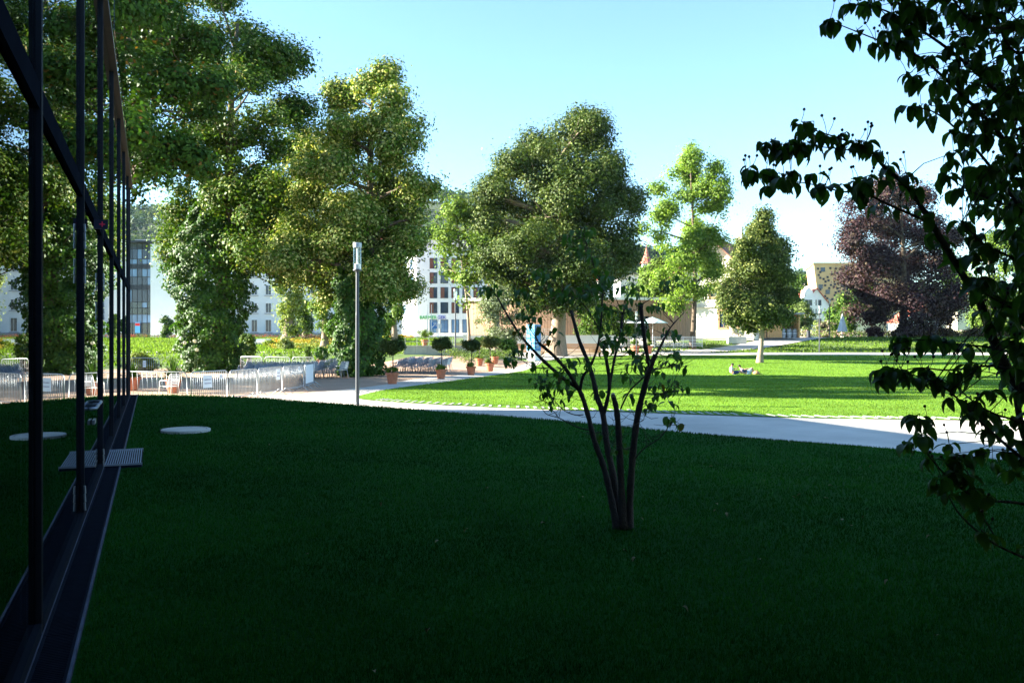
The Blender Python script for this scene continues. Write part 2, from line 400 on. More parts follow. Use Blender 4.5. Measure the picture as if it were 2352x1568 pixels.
k = inside(NEARP, X, d) & ((X - FB0.x) * FN.x + (d - FB0.y) * FN.y > .27)
X, Yd = X[k], d[k]
k2 = ~((np.hypot(X + 6.5, Yd - 17) < .5))
mx0 = (X - FB0.x) * FU.x + (Yd - FB0.y) * FU.y; mo0 = (X - FB0.x) * FN.x + (Yd - FB0.y) * FN.y
k2 &= ~((mx0 > 7.3) & (mx0 < 9.3) & (mo0 < .54))
X, Yd = X[k2], Yd[k2]
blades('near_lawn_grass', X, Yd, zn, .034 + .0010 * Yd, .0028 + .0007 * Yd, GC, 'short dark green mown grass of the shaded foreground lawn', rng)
n = 300000
d = 22 * (97 / 22) ** rng.uniform(0, 1, n); X = rng.uniform(-.66, .72, n) * d
k = inside(LAWN_POLY, X, d) & (pdist(far_edge, X, d) > .7 * rng.uniform(0, 1.6, n))
blades('park_lawn_grass', X[k], d[k], zt, .03 + .0004 * d[k], .012 + .0007 * d[k], [(.12, .225, .024), (.14, .25, .03), (.17, .26, .042)], 'bright mown grass of the wide sunlit park lawn', rng)
n = 120000
X = rng.uniform(-60, 100, n); Y = rng.uniform(60, 134, n)
k = (inside([(-60, 62), (-12, 62), (-9, 70), (-9, 72.4), (-60, 73)], X, Y) | inside([(-60, 75.6), (-9, 74.8), (-9, 90), (-25, 92), (-25, 94.6), (-9, 92.2), (-9, 134), (-60, 137)], X, Y)
     | inside([(24, 103.4), (100, 103.4), (100, 133.5), (52, 133.5), (42, 121), (33.5, 111.5)], X, Y) | inside([(12, 102.5), (19, 105), (26, 112), (33, 121), (20, 121)], X, Y))
blades('meadow_grass', X[k], Y[k], zt, .22, .16, [(.10, .18, .022), (.13, .21, .03), (.16, .23, .05)], 'sunlit grass of the banks and lawns beyond the paths', rng)

# ------------------------------------------------------------------ glass building on the left
gb = thing('glass_building', 'dark glass-fronted building with tall dark mullions at the left edge', 'building', FBp(0, FZ))
S0, S1, SP = -12.63, 23.8, 3.61
ms = [i * SP for i in range(-3, 7)]
rz = math.atan2(FU.y, FU.x)
for s in ms + [S1]:
    z1 = 7.0
    m = MB(); cz = (FZ + z1) / 2
    for so, w_, oo, dd in ((-.024, .02, .015, .034), (.024, .02, .015, .034), (0, .03, .006, .024)):
        c = FBp(s + so, cz, oo); m.box(c, (w_, dd, z1 - FZ), rz)
    m.build('mullion', DARKM, gb)
TZ0, TZ1 = 3.66, 3.82
edges = ms + [S1]
for a, b in zip(edges[:-1], edges[1:]):
    L = b - a - .09
    for z0, z1 in ((FZ + .12, TZ0), (TZ1, 6.95)):
        halves = [(a + .045, b - .045)]
        if a == SP and z0 < 1: halves = [(a + .045, (a + b) / 2 - .008), ((a + b) / 2 + .008, b - .045)]
        for h0, h1 in halves:
            c = FBp((h0 + h1) / 2, (z0 + z1) / 2, -.012); MB().box(c, (h1 - h0, .016, z1 - z0 - .004), rz).build('pane', GLASS, gb)
    MB().box(FBp((a + b) / 2, (TZ0 + TZ1) / 2, .004), (L, .04, TZ1 - TZ0), rz).build('transom', M('transom_matt', (.008, .010, .016), .95, spec=.0), gb)
    MB().box(FBp((a + b) / 2, FZ + .055, .008), (L, .05, .125), rz).build('base_rail', M('base_rail_metal', (.008, .010, .016), .9, spec=.03), gb)
COPPER = M('bronze_fascia', (.035, .022, .016), .6, var=.2, spec=.2)
MB().box(FBp((S0 + S1) / 2, 7.04, .02), (S1 - S0 + .1, .14, .10), rz).build('roof_edge', COPPER, gb)
MB().box(FBp((S0 + S1) / 2, 7.0, -6.2), (S1 - S0, 12.2, .24), rz).build('roof', GREYW, gb)
MB().box(FBp((S0 + S1) / 2, FZ - .06, -6.1), (S1 - S0, 12.1, .11), rz).build('floor_slab', GREYW, gb)
MB().box(FBp((S0 + S1) / 2, 3.6, -12.3), (S1 - S0, .3, 6.6), rz).build('back_wall', GREYW, gb)
MB().box(FBp((S0 + S1) / 2, 3.74, -3.3), (S1 - S0 - .2, 6.0, .12), rz).build('gallery_floor', GREYW, gb)
MB().box(FBp(S1 + .05, 3.6, -6.2), (.12, 11.8, 6.5), rz).build('end_wall', GREYW, gb)
MB().box(FBp(S0 - .1, 3.6, -6.2), (.12, 11.8, 6.5), rz).build('end_wall', GREYW, gb)
for s in (2.2, 9.4, 16.6, 22):
    MB().box(FBp(s, 3.55, -1.6), (.3, .3, 6.5), rz).build('column', GREYW, gb)
# raised glass screen above the roof edge
m = MB(); m.prism([FBp(23.7, 7.14, .1), FBp(13.6, 8.65, .1), FBp(9.0, 9.35, .1), FBp(9.0, 7.14, .1)], FN * .015); m.build('glass_screen', CLEAR, gb)
# door furniture
HNG = M('hinge_metal', (.2, .22, .27), .4, metal=.6)
for s, zs in ((SP - .09, (.62, 2.9, 3.25)), (2 * SP - .09, (.55, 2.6, 3.0))):
    for z in zs:
        m = MB()
        for q in range(3): m.tube([FBp(s, z - .12 + q * .085, .045), FBp(s, z - .12 + q * .085 + .078, .04)], .011, 8)
        m.build('hinge', HNG, gb)
sc_ = SP * 1.5
for side in (-1, 1):
    m = MB(); m.tube([FBp(sc_ + side * .07, 1.42, 0), FBp(sc_ + side * .07, 1.42, .07), FBp(sc_ + side * .55, 1.42, .07), FBp(sc_ + side * .6, 1.42, 0)], .02, 8)
    m.build('door_handle', HNG, gb, smooth=True)
m = MB(); m.box(FBp(sc_, 1.22, .02), (.3, .03, .05), rz); m.build('door_lock', HNG, gb)

SGS = 5.2
sg = thing('exit_sign', 'small dark sign box with red cross on the glass front', 'sign', FBp(SGS, 3.6, .1))
MB().box(FBp(SGS, 3.58, .105), (.05, .15, .11), rz).build('sign_box', M('sign_navy', (.008, .010, .03), .7), sg)
m = MB(); c = FBp(SGS - .027, 3.58, .12); m.box(c, (.005, .06, .014), rz); m.box(c + FU * -.0015, (.005, .014, .06), rz)
m.build('cross_mark', M('sign_red', (.6, .02, .07), .5), sg)

# drain along the glass
dr = thing('drain_channel', 'long slotted metal drain along the foot of the glass wall', 'drain', FBp(0, FZ, .13))
DRM = M('drain_metal', (.009, .012, .022), .8, var=.3, scale=8, spec=.04)
m = MB()
for k in range(34): m.box((0, -.49 + k * .0292, .0), (.165, .012, .02))
for sx in (-.092, .092): m.box((sx, 0, .002), (.022, .995, .026))
m.box((0, 0, -.035), (.20, .995, .012))
gproto = None
for k in range(29):
    s = -4.5 + k
    if gproto is None: gproto = m.build('grate', DRM, dr, local=True); g_ = gproto
    else: g_ = gproto.copy(); COL.objects.link(g_)
    q = FBp(s, FZ + .012, .135) - ORI[dr.name]
    g_.location = q; g_.rotation_euler = (0, 0, rz - math.pi / 2)
for oo, zz, wd in ((.245, .014, .018), (.03, .02, .012)):
    MB().bar(FBp(-5, FZ + zz, oo), FBp(23.8, FZ + zz, oo), wd, .05).build('edge_strip', M('edge_strip_metal', (.05, .06, .10), .6, var=.5, scale=6, metal=.5), dr)
MB().box(FBp(9.4, FZ - .06, .135), (29, .24, .06), rz).build('channel_bed', M('channel_bed', (.03, .03, .035), .9), dr)

mt = thing('entrance_grate', 'square ribbed metal floor grate in front of the glass door', 'floor grate', FBp(8.3, FZ, .5))
MATM = M('mat_metal', (.30, .33, .40), .5, var=.15, scale=9, metal=.5)
MB().box(FBp(8.3, FZ + .022, .28), (1.75, .50, .04), rz).build('tray', DRM, mt)
for k in range(16):
    MB().box(FBp(8.3, FZ + .052, .03 + .031 * k + .015), (1.72, .012, .02), rz).build('rib', MATM, mt)
for so in (-.865, .865): MB().box(FBp(8.3 + so, FZ + .045, .28), (.02, .51, .05), rz).build('rim', MATM, mt)

mh = thing('manhole_cover', 'round pale concrete manhole cover set in the shaded lawn', 'manhole cover', (-6.5, 17, FZ))
zz = float(zn(-6.5, 17))
MB().lathe([(.40, -.05), (.47, -.05), (.47, .045), (.455, .055), (.41, .055), (.40, .04)], (-6.5, 17, zz), 40).build('ring', CONC, mh)
MB().lathe([(.39, -.04), (.39, .045), (.375, .052), (.0, .06)], (-6.5, 17, zz), 40).build('lid', STONE, mh)
# ------------------------------------------------------------------ foliage
def unit(a): return a / np.maximum(np.linalg.norm(a, axis=-1, keepdims=True), 1e-9)
def leaf_quads(C, Nn, size, rng, aspect=.62, fold=.12):
    n = len(C); r = rng.normal(size=(n, 3)); t = unit(np.cross(Nn, r)); b = np.cross(Nn, t)
    s = (size * rng.uniform(.65, 1.3, n))[:, None]
    V = np.empty((n, 4, 3), np.float32)
    V[:, 0] = C - t * s * .5; V[:, 2] = C + t * s * .5
    V[:, 1] = C + b * s * aspect * .5 + Nn * s * fold; V[:, 3] = C - b * s * aspect * .5 + Nn * s * fold
    return V
def crown_points(rng, lobes, nclump, per, csig, rmin=.45, up=.45, out=.5, dense=False):
    L0 = np.array(lobes, float); L = []
    for l in L0:                     # every lobe breaks up into smaller leafy boughs
        for q in range(11 if dense else 6):
            dv = unit(rng.normal(size=3)); dv[2] = dv[2] * .9 + .08; f = rng.uniform(.2, .9) if dense else rng.uniform(.45, 1.08); s = rng.uniform(.26, .48) if dense else rng.uniform(.2, .42)
            L.append((*(l[:3] + dv * l[3:6] * f), *(l[3:6] * s * np.array([1, 1, 1.05]))))
    L = np.array(L); w = L[:, 3] * L[:, 5] + .3 * L[:, 3] * L[:, 4]; w = w ** .9 * (rng.uniform(.7, 1.3, len(w)) if dense else rng.uniform(.3, 1.7, len(w))); w = w / w.sum()
    li = rng.choice(len(L), nclump, p=w); D = unit(rng.normal(size=(nclump, 3)))
    D[:, 2] = np.where(D[:, 2] < -.2, D[:, 2] * .55, D[:, 2])
    rad = rmin + (1.06 - rmin) * rng.uniform(0, 1, nclump) ** .6
    wob = 1 + .16 * np.sin(D[:, 0] * 7 + li * 2.1) * np.cos(D[:, 2] * 6 + li)
    CC = L[li, :3] + D * L[li, 3:6] * (rad * wob)[:, None]
    wl_ = np.mean(L0[:, 3]) * 1.15; ph = rng.uniform(0, 6.28, 6); q = CC / wl_ * 2.2      # open gaps running through the crown
    gap = np.sin(q[:, 0] * 1.3 + 1.1 * np.sin(q[:, 2] + ph[0]) + ph[1]) + np.sin(q[:, 2] * 1.5 + 1.2 * np.sin(q[:, 1] + ph[2]) + ph[3]) + np.sin(q[:, 1] * 1.2 + np.sin(q[:, 0] + ph[4]) + ph[5])
    keep = gap < (2.4 if dense else 1.15); CC, li, rad = CC[keep], li[keep], rad[keep]; nclump = len(CC)
    k = rng.integers(int(per * .5), int(per * 1.5) + 1, nclump); ci = np.repeat(np.arange(nclump), k)
    Pn = CC[ci] + rng.normal(size=(len(ci), 3)) * csig * np.array([1, 1, .8])
    O = unit(unit(Pn - L[li[ci], :3]) * 1.0 + np.array([0, 0, up * .8]) + rng.normal(size=(len(ci), 3)) * .33)
    return Pn, O, ci, rad[ci]
def crown(parent, name, rng, lobes, nclump, per, csig, leaf, cols, mat, rmin=.45, accent=None, acc_p=0.0, up=.45, aspect=.62, dense=False):
    Pn, O, ci, rad = crown_points(rng, lobes, nclump, per, csig, rmin, up, .5, dense)
    V = leaf_quads(Pn, O, leaf, rng, aspect); n = len(Pn)
    cl = np.asarray(cols)[rng.integers(0, len(cols), ci.max() + 1)][ci] * rng.uniform(.86, 1.14, (n, 1))
    if accent is not None:
        k = (rng.uniform(0, 1, n) < acc_p) ; cl[k] = np.asarray(accent) * rng.uniform(.8, 1.2, (k.sum(), 1))
    return np_mesh(name, V.reshape(-1, 3), np.arange(4 * n).reshape(n, 4), 4, mat, parent, col=np.repeat(cl, 4, 0))
LRNG = np.random.default_rng(123)
def lobes_px(ls, d):                 # (x, y, rx, ry[, depth offset]) in frame units at depth d -> world ellipsoids, spread in depth like the crown is wide
    out = []; x0 = min(l[0] - l[2] for l in ls); x1 = max(l[0] + l[2] for l in ls); xc = (x0 + x1) / 2; W = (x1 - x0) / 2
    for i, l in enumerate(ls):
        x, y, rx, ry = l[:4]; f = math.sqrt(max(0, 1 - ((x - xc) / W) ** 2)) * max(0, W - rx) / FP * d
        dd = l[4] if len(l) > 4 else f * (1 if i % 2 else -1) * LRNG.uniform(.15, .95)
        c = P(x, y, d + dd); s = (d + dd) / FP; out.append((c.x, c.y, c.z, rx * s, (rx + ry) / 2 * s, ry * s))
    return out
def limb(m, a, b, r0, r1, rng, sag=.12, n=5, sides=6):
    a = Vector(a); b = Vector(b); L = (b - a).length; pts = []; rr = []
    j = Vector(rng.normal(size=3)) * L * .06
    for i in range(n + 1):
        t = i / n; p = a.lerp(b, t); p = p + j * math.sin(t * math.pi) + Vector((0, 0, -sag * L * math.sin(t * math.pi)))
        pts.append(p); rr.append(r0 + (r1 - r0) * t)
    m.tube(pts, rr, sides, cap=False); return pts
def skeleton(parent, rng, base, top, r0, r1, lobes, mat, first=.25, lean=(0, 0), twigs=3, name='trunk', sides=9):
    m = MB(); b = Vector(base); t = Vector(top); H = (t - b).length; pts = []; rr = []
    for i in range(11):
        q = i / 10; p = b.lerp(t, q) + Vector((math.sin(q * 5) * .012 * H, math.cos(q * 4.1) * .012 * H - .012 * H, 0))
        pts.append(p); fl = 1 + .38 * max(0, 1 - q * 14) ** 2
        rr.append((r0 + (r1 - r0) * q ** .8) * fl)
    m.tube([pts[0] - Vector((0, 0, .3))] + pts, [rr[0] * 1.1] + rr, sides)
    for l in lobes:
        c = Vector(l[:3]); q = min(.92, max(first, (c.z - l[5] * .9 - b.z) / H)); i = q * 10; i0 = int(i)
        s = pts[i0].lerp(pts[min(i0 + 1, 10)], i - i0); r = r0 + (r1 - r0) * q ** .8
        br = min(r * .6, .05 + .028 * (c - s).length); lp = limb(m, s, c, br, br * .3, rng, -.05)
        for k in range(twigs):
            e = c + Vector(unit(rng.normal(size=3))) * .8 * l[3]; e.z = c.z + (e.z - c.z) * l[5] / l[3] * .9
            limb(m, lp[rng.integers(2, 5)], e, br * .4, .012, rng, .03, 4, 5)
    return m.build(name, mat, parent, smooth=True)
LEAF = leafmat('tree_leaf', .24, .55, .12)
LEAFB = leafmat('glossy_leaf', .3, .5, .22)
LIN = [(.034, .080, .008), (.042, .092, .010), (.055, .108, .014), (.028, .068, .008)]
LINB = [(.105, .17, .02), (.09, .155, .016), (.065, .12, .014), (.13, .19, .035)]
YEL = (.22, .23, .07)

def ivy(parent, rng, axis, prof, n, leaf, cols):
    """leaves on a lumpy column: axis (x,y), prof [(z, radius)]"""
    z0, z1 = prof[0][0], prof[-1][0]; z = rng.uniform(z0, z1, n); a = rng.uniform(0, 2 * np.pi, n)
    r = np.interp(z, [p[0] for p in prof], [p[1] for p in prof])
    lump = 1 + .16 * np.sin(a * 3 + z * 1.7) + .13 * np.sin(a * 7 - z * 3.1) + .10 * np.sin(z * 5 + a * 2)
    r = r * lump * (1 - .22 * rng.uniform(0, 1, n) ** 2)
    C = np.stack([axis[0] + np.cos(a) * r, axis[1] + np.sin(a) * r, z], -1)
    O = unit(np.stack([np.cos(a), np.sin(a), np.full(n, .35)], -1) + rng.normal(size=(n, 3)) * .4)
    V = leaf_quads(C, O, leaf, rng, .85)
    cl = np.asarray(cols)[rng.integers(0, len(cols), n)] * rng.uniform(.7, 1.3, (n, 1))
    return np_mesh('ivy', V.reshape(-1, 3), np.arange(4 * n).reshape(n, 4), 4, LEAFB, parent, col=np.repeat(cl, 4, 0))
IVY = [(.03, .085, .012), (.045, .11, .015), (.06, .13, .02)]

rng = np.random.default_rng(11)
# big dark tree at the far left, above the glass building's end
d = 41; b = G(255, d)
t0 = thing('lime_tree', 'tall dark broad-leaved tree right behind the end of the glass building', 'tree', b)
lb = lobes_px([(345, 60, 95, 95, 2), (400, 190, 85, 75, -3), (330, 250, 80, 80, 3), (390, 330, 70, 70, -4), (300, 130, 80, 80, -5), (430, 90, 70, 80, 4), (340, 390, 45, 50, -5), (200, 60, 110, 110, 3),
               (220, 250, 90, 100, -3), (300, -90, 130, 100), (180, -80, 120, 100, -5), (415, 400, 40, 40, 2), (440, 260, 50, 60, 5), (160, 160, 80, 120, 5), (240, 390, 60, 60, 4), (305, 400, 40, 60, 0), (400, -60, 80, 80, 3), (330, 330, 70, 70, 7), (280, 300, 70, 80, -7), (370, 150, 70, 70, 7), (300, 40, 80, 80, -7), (150, 330, 70, 80, -6), (120, 60, 80, 90, -6)], d)
skeleton(t0, rng, b, P(272, -60, d), .55, .12, lb, BARK)
crown(t0, 'crown', rng, lb, 3000, 30, .42, .23, LIN, LEAF, .5, accent=(.16, .09, .02), acc_p=.04)
# ivy-clad lime
d = 55; b = G(487, d)
t1 = thing('lime_tree', 'tall spreading tree with ivy-covered trunk behind the steel barriers', 'tree', b)
lb = lobes_px([(600, 110, 75, 65), (650, 180, 60, 75), (540, 120, 70, 80), (490, 40, 70, 70), (580, 200, 55, 40), (660, 270, 55, 50), (600, 300, 60, 45), (480, 170, 60, 60),
               (470, 260, 55, 60), (640, 370, 65, 55), (570, 400, 55, 45), (690, 330, 30, 40), (450, 350, 50, 60), (600, 470, 75, 50), (680, 460, 60, 55), (540, 520, 80, 55), (640, 560, 70, 50),
               (440, 470, 45, 45), (470, 560, 75, 50), (420, 580, 40, 55), (400, 30, 60, 60), (450, -60, 100, 70), (560, 590, 60, 50), (420, 660, 25, 35), (690, 560, 50, 50), (640, 640, 30, 25), (620, 520, 80, 60), (550, 450, 80, 60), (500, 420, 70, 60), (690, 620, 50, 40), (600, 590, 75, 50), (520, 330, 60, 50), (650, 430, 60, 50), (420, 540, 50, 50)], d)
skeleton(t1, rng, b, P(560, 60, d), .6, .1, lb, BARK, .3)
crown(t1, 'crown', rng, lb, 4300, 32, .46, .22, LIN + LINB[:3], LEAF, .5, accent=YEL, acc_p=.10)
ivy(t1, rng, (b.x, b.y), [(0, 1.7), (1.0, 1.75), (3.5, 2.0), (6, 2.4), (7.5, 2.6), (8.8, 1.6), (11, .9), (13, .5)], 30000, .2, IVY)
# second ivy-clad lime
d = 49; b = G(826, d)
t2 = thing('lime_tree', 'yellow-green tree with ivy-covered trunk behind the near lamp post', 'tree', b)
lb = lobes_px([(870, 190, 48, 40), (800, 235, 50, 40), (880, 265, 65, 48), (935, 290, 30, 40), (780, 300, 55, 40), (840, 330, 70, 45), (910, 350, 55, 40), (740, 370, 60, 45), (800, 410, 70, 45),
               (890, 425, 70, 45), (955, 420, 40, 45), (730, 450, 60, 45), (960, 500, 40, 50), (900, 510, 70, 45), (820, 500, 70, 50), (720, 540, 75, 50), (800, 590, 75, 50), (900, 590, 70, 50), (670, 600, 55, 45),
               (730, 630, 70, 45), (950, 580, 40, 45), (930, 650, 35, 35), (860, 650, 50, 40), (770, 680, 40, 45), (690, 390, 25, 30)], d)
skeleton(t2, rng, b, P(868, 200, d), .5, .08, lb, BARK, .28)
crown(t2, 'crown', rng, lb, 4200, 30, .38, .19, LINB, LEAF, .45, accent=(.40, .40, .13), acc_p=.30)
ivy(t2, rng, (b.x, b.y), [(0, 1.15), (.6, 1.3), (3, 1.45), (5, 1.3), (6.5, 1.05), (8, .7), (10, .4)], 22000, .18, IVY)
# two slim light trees in the middle distance
d = 96; b = G(1078, d)
t3 = thing('young_tree', 'slim airy light green tree in front of the white office building', 'tree', b)
lb = lobes_px([(1040, 470, 35, 28), (1060, 520, 45, 35), (1030, 570, 40, 32), (1080, 590, 40, 35), (1010, 520, 25, 25), (1085, 540, 25, 35), (1060, 640, 32, 28), (1020, 620, 25, 22), (1078, 690, 18, 25)], d)
skeleton(t3, rng, b, P(1050, 480, d), .2, .05, lb, BARKL, .4)
crown(t3, 'crown', rng, lb, 430, 22, .55, .36, LINB, LEAF, .3, accent=(.17, .24, .04), acc_p=.3)
d = 93; b = G(1140, d)
t3b = thing('young_tree', 'leaning pale-stemmed tree beside the clipped pot trees', 'tree', b)
lb = lobes_px([(1110, 560, 28, 30), (1120, 620, 30, 30), (1135, 680, 25, 25), (1100, 600, 20, 25), (1150, 640, 22, 22)], d)
skeleton(t3b, rng, b, P(1112, 570, d), .22, .05, lb, BARKL, .4)
crown(t3b, 'crown', rng, lb, 220, 20, .5, .34, LIN + LINB, LEAF, .3)
d = 88; b = G(1155, d)
t3c = thing('willow_bush', 'silvery green willow bush beside the wooden pavilion', 'shrub', b)
lb = lobes_px([(1150, 690, 38, 32), (1130, 730, 35, 30), (1175, 720, 28, 30), (1150, 770, 32, 26), (1118, 700, 20, 20)], d)
skeleton(t3c, rng, b, P(1150, 700, d), .12, .04, lb, BARKL, .15)
crown(t3c, 'foliage', rng, lb, 330, 26, .4, .24, [(.17, .20, .11), (.13, .17, .08), (.2, .23, .14)], LEAF, .3)
# big round lime in the centre
d = 95; b = G(1277, d)
t4 = thing('lime_tree', 'large dense round-crowned tree in the middle of the park', 'tree', b)
lb = lobes_px([(1330, 320, 75, 60), (1250, 350, 75, 60), (1400, 390, 55, 60), (1180, 400, 60, 50), (1290, 420, 90, 70), (1140, 450, 50, 60), (1400, 470, 60, 60), (1220, 490, 80, 60), (1330, 510, 90, 65),
               (1140, 540, 50, 60), (1430, 540, 42, 50), (1200, 580, 80, 60), (1310, 600, 90, 60), (1400, 610, 50, 50), (1160, 630, 50, 45), (1260, 660, 70, 40), (1350, 665, 65, 40), (1200, 670, 45, 35), (1350, 280, 35, 25), (1460, 480, 22, 25), (1120, 500, 35, 40), (1290, 480, 110, 80, -6), (1250, 400, 90, 70, -5), (1350, 400, 80, 70, -6), (1220, 560, 90, 70, -7), (1340, 590, 90, 65, -7), (1280, 640, 80, 45, -5), (1230, 695, 60, 30, -4), (1330, 700, 60, 28, -4), (1180, 660, 50, 40, -3), (1130, 450, 50, 60, -2), (1118, 530, 42, 60, -1), (1135, 600, 50, 50, -3), (1430, 590, 40, 50, -2), (1180, 380, 55, 50, -4), (1340, 300, 60, 45, -2), (1420, 440, 50, 60, -3), (1348, 285, 48, 32, 0), (1340, 275, 30, 22, -3)], d)
skeleton(t4, rng, b, P(1290, 330, d), .98, .2, lb, BARKL, .22, sides=12)
crown(t4, 'crown', rng, lb, 5500, 30, .58, .30, [(.055, .085, .016), (.045, .075, .013), (.038, .068, .012), (.07, .095, .022)], LEAF, .55, accent=(.15, .18, .05), acc_p=.12, dense=True)
# ginkgo-like light tree
d = 110; b = G(1590, d)
t5 = thing('ginkgo_tree', 'airy bright light green tree in front of the cream gabled house', 'tree', b)
lb = lobes_px([(1590, 370, 25, 28), (1570, 400, 45, 25), (1630, 410, 40, 25), (1540, 440, 45, 28), (1620, 455, 50, 28), (1655, 480, 28, 28), (1530, 490, 40, 30), (1590, 500, 40, 28), (1510, 530, 30, 30), (1560, 560, 50, 35), (1630, 550, 45, 38),
               (1600, 610, 60, 35), (1550, 620, 45, 32), (1640, 620, 32, 35), (1570, 675, 45, 32), (1620, 670, 40, 30), (1540, 700, 30, 25), (1590, 345, 12, 14)], d)
skeleton(t5, rng, b, P(1590, 350, d), .38, .06, lb, BARK, .3, twigs=2)
crown(t5, 'crown', rng, lb, 2000, 26, .55, .33, [(.13, .22, .03), (.15, .25, .035), (.11, .19, .025)], leafmat('light_leaf', .5, .5, .2), .3, accent=(.22, .31, .06), acc_p=.3)
# conical lime on the lawn
d = 79; b = G(1745, d)
t6 = thing('conical_tree', 'dense conical tree standing alone on the lawn edge behind the couple', 'tree', b)
lb = lobes_px([(1755, 500, 20, 26), (1745, 540, 42, 30), (1720, 570, 35, 35), (1785, 570, 35, 38), (1750, 600, 50, 40), (1700, 620, 35, 38), (1800, 630, 32, 42), (1740, 650, 60, 45), (1680, 680, 28, 38), (1800, 690, 30, 42), (1730, 700, 65, 42),
               (1690, 730, 35, 30), (1780, 725, 45, 32), (1735, 740, 35, 25), (1668, 660, 18, 22)], d)
skeleton(t6, rng, b, P(1752, 510, d), .27, .05, lb, BARKL, .18)
crown(t6, 'crown', rng, lb, 2400, 26, .36, .24, [(.055, .08, .016), (.045, .07, .013), (.07, .095, .022)], LEAF, .55, accent=(.20, .22, .06), acc_p=.15, dense=True)
# copper beech
d = 132; b = G(2072, d)
t7 = thing('copper_beech', 'broad drooping purple-leaved tree on the right', 'tree', b)
lb = lobes_px([(2040, 440, 60, 40), (2100, 470, 60, 50), (1990, 500, 60, 45), (2060, 530, 80, 55), (1960, 560, 40, 50), (2140, 550, 55, 55), (2010, 600, 75, 55), (2090, 620, 85, 55), (2170, 620, 50, 55), (1980, 660, 55, 50), (2060, 690, 80, 50), (2150, 700, 65, 50),
               (2200, 680, 30, 50), (2010, 720, 50, 40), (2110, 740, 60, 30), (1945, 490, 25, 30), (2190, 540, 30, 35)], d)
skeleton(t7, rng, b, P(2070, 450, d), .7, .1, lb, BARK, .2)
crown(t7, 'crown', rng, lb, 3000, 24, .75, .4, [(.046, .024, .029), (.036, .019, .024), (.06, .032, .036), (.032, .022, .02)], LEAF, .35, accent=(.09, .065, .04), acc_p=.08, dense=True)
# trees at the right edge, behind
RT = [(2270, 640, 60, 110, 158, 'mid green tree behind the copper beech at right', LINB), (2345, 600, 60, 140, 165, 'tall green tree at the far right behind the dogwood', LIN),
      (1500, 640, 30, 40, 135, 'bushy green tree between the pavilion parasols and the house', LINB), (1535, 670, 32, 40, 128, 'light green tree against the corner of the cream house', LINB),
      (1470, 690, 26, 45, 140, 'rounded tree left of the parasol terrace', LIN), (2280, 720, 50, 40, 170, 'low tree behind the brown hedge', LINB),
      (1944, 722, 17, 44, 147, 'dark narrow young tree beside the closed parasol', LIN), (2420, 560, 70, 150, 140, 'big tree beyond the right edge of the lawn', LIN)]
for x, y, rx, ry, d, lab, cc in RT:
    b = G(x, d); t = thing('park_tree', lab, 'tree', b, 'trees in the background')
    lb = lobes_px([(x + rng.uniform(-.5, .5) * rx, y + q * ry * .8, rx * rng.uniform(.5, .7), ry * .33) for q in (-.8, -.45, -.1, .2, .5, .8, .1, -.3)], d)
    skeleton(t, rng, b, P(x, y - ry * .7, d), .3, .06, lb, BARK, .15, twigs=1)
    crown(t, 'crown', rng, lb, int(260 + rx * 3), 22, .6, .46, cc, LEAF, .4, accent=(.14, .2, .04), acc_p=.15)
# small trees and shrubs in the left background
def shrub(name, lab, cat, x, y0, y1, rx, d, cols, ncl, leaf, trunk=True, parts=('stem', 'foliage'), group=None, accent=None, ap=0):
    b = G(x, d); t = thing(name, lab, cat, b, group)
    cy = (y0 + y1) / 2; ry = abs(y1 - y0) / 2
    lb = lobes_px([(x + rng.uniform(-.35, .35) * rx, cy + q * ry * .75, rx * rng.uniform(.55, .8), ry * .42) for q in (-.85, -.4, .05, .45, .85)], d)
    skeleton(t, rng, b, P(x, cy - ry * .5, d), max(.04, .004 * rx * d / 20), .015, lb, BARKL, .1, twigs=1, name=parts[0], sides=6)
    crown(t, parts[1], rng, lb, ncl, 20, .16 * rx * d / FP + .03, leaf, cols, LEAF, .35, accent=accent, acc_p=ap)
    return t
shrub('columnar_tree', 'left one of two columnar young trees before the glass stair tower', 'tree', 384, 725, 782, 14, 128, LIN + LINB, 190, .32, parts=('trunk', 'crown'), group='columnar young trees')
shrub('columnar_tree', 'right one of two columnar young trees before the glass stair tower', 'tree', 411, 720, 776, 13, 132, LINB, 190, .32, parts=('trunk', 'crown'), group='columnar young trees')
shrub('garden_tree', 'yellow-green tiered tree before the long white building', 'tree', 662, 640, 765, 48, 112, [(.16, .21, .03), (.19, .24, .05)], 300, .34, parts=('trunk', 'crown'))
shrub('garden_tree', 'small rounded green tree right of the tiered yellow-green tree', 'tree', 700, 690, 770, 25, 116, LINB, 160, .32, parts=('trunk', 'crown'))
shrub('garden_tree', 'light green tree left behind the second ivy trunk', 'tree', 745, 660, 790, 32, 84, LINB, 220, .28, parts=('trunk', 'crown'))
shrub('garden_tree', 'leafy tree right behind the second ivy trunk', 'tree', 905, 640, 800, 30, 80, LIN + LINB, 330, .26, parts=('trunk', 'crown'))
shrub('bush', 'dense dark bush hugging the first ivy trunk', 'shrub', 572, 770, 822, 22, 62, LIN + LINB, 220, .16)
shrub('bush', 'yellow-green low bush behind the seating at left', 'shrub', 325, 815, 845, 35, 56, [(.15, .18, .03), (.12, .17, .03)], 220, .15)
shrub('bush', 'round bright yellow-green bush by the flower beds', 'shrub', 622, 785, 797, 16, 88, [(.2, .26, .02), (.17, .23, .02)], 130, .16)
shrub('bush', 'pale feathery bush beside the flower beds', 'shrub', 655, 780, 806, 22, 82, [(.17, .22, .05), (.2, .24, .08)], 130, .16)
shrub('bush', 'dark purple clipped bush near the closed parasol', 'shrub', 2010, 752, 776, 18, 133, [(.05, .025, .03), (.07, .035, .035)], 160, .26)
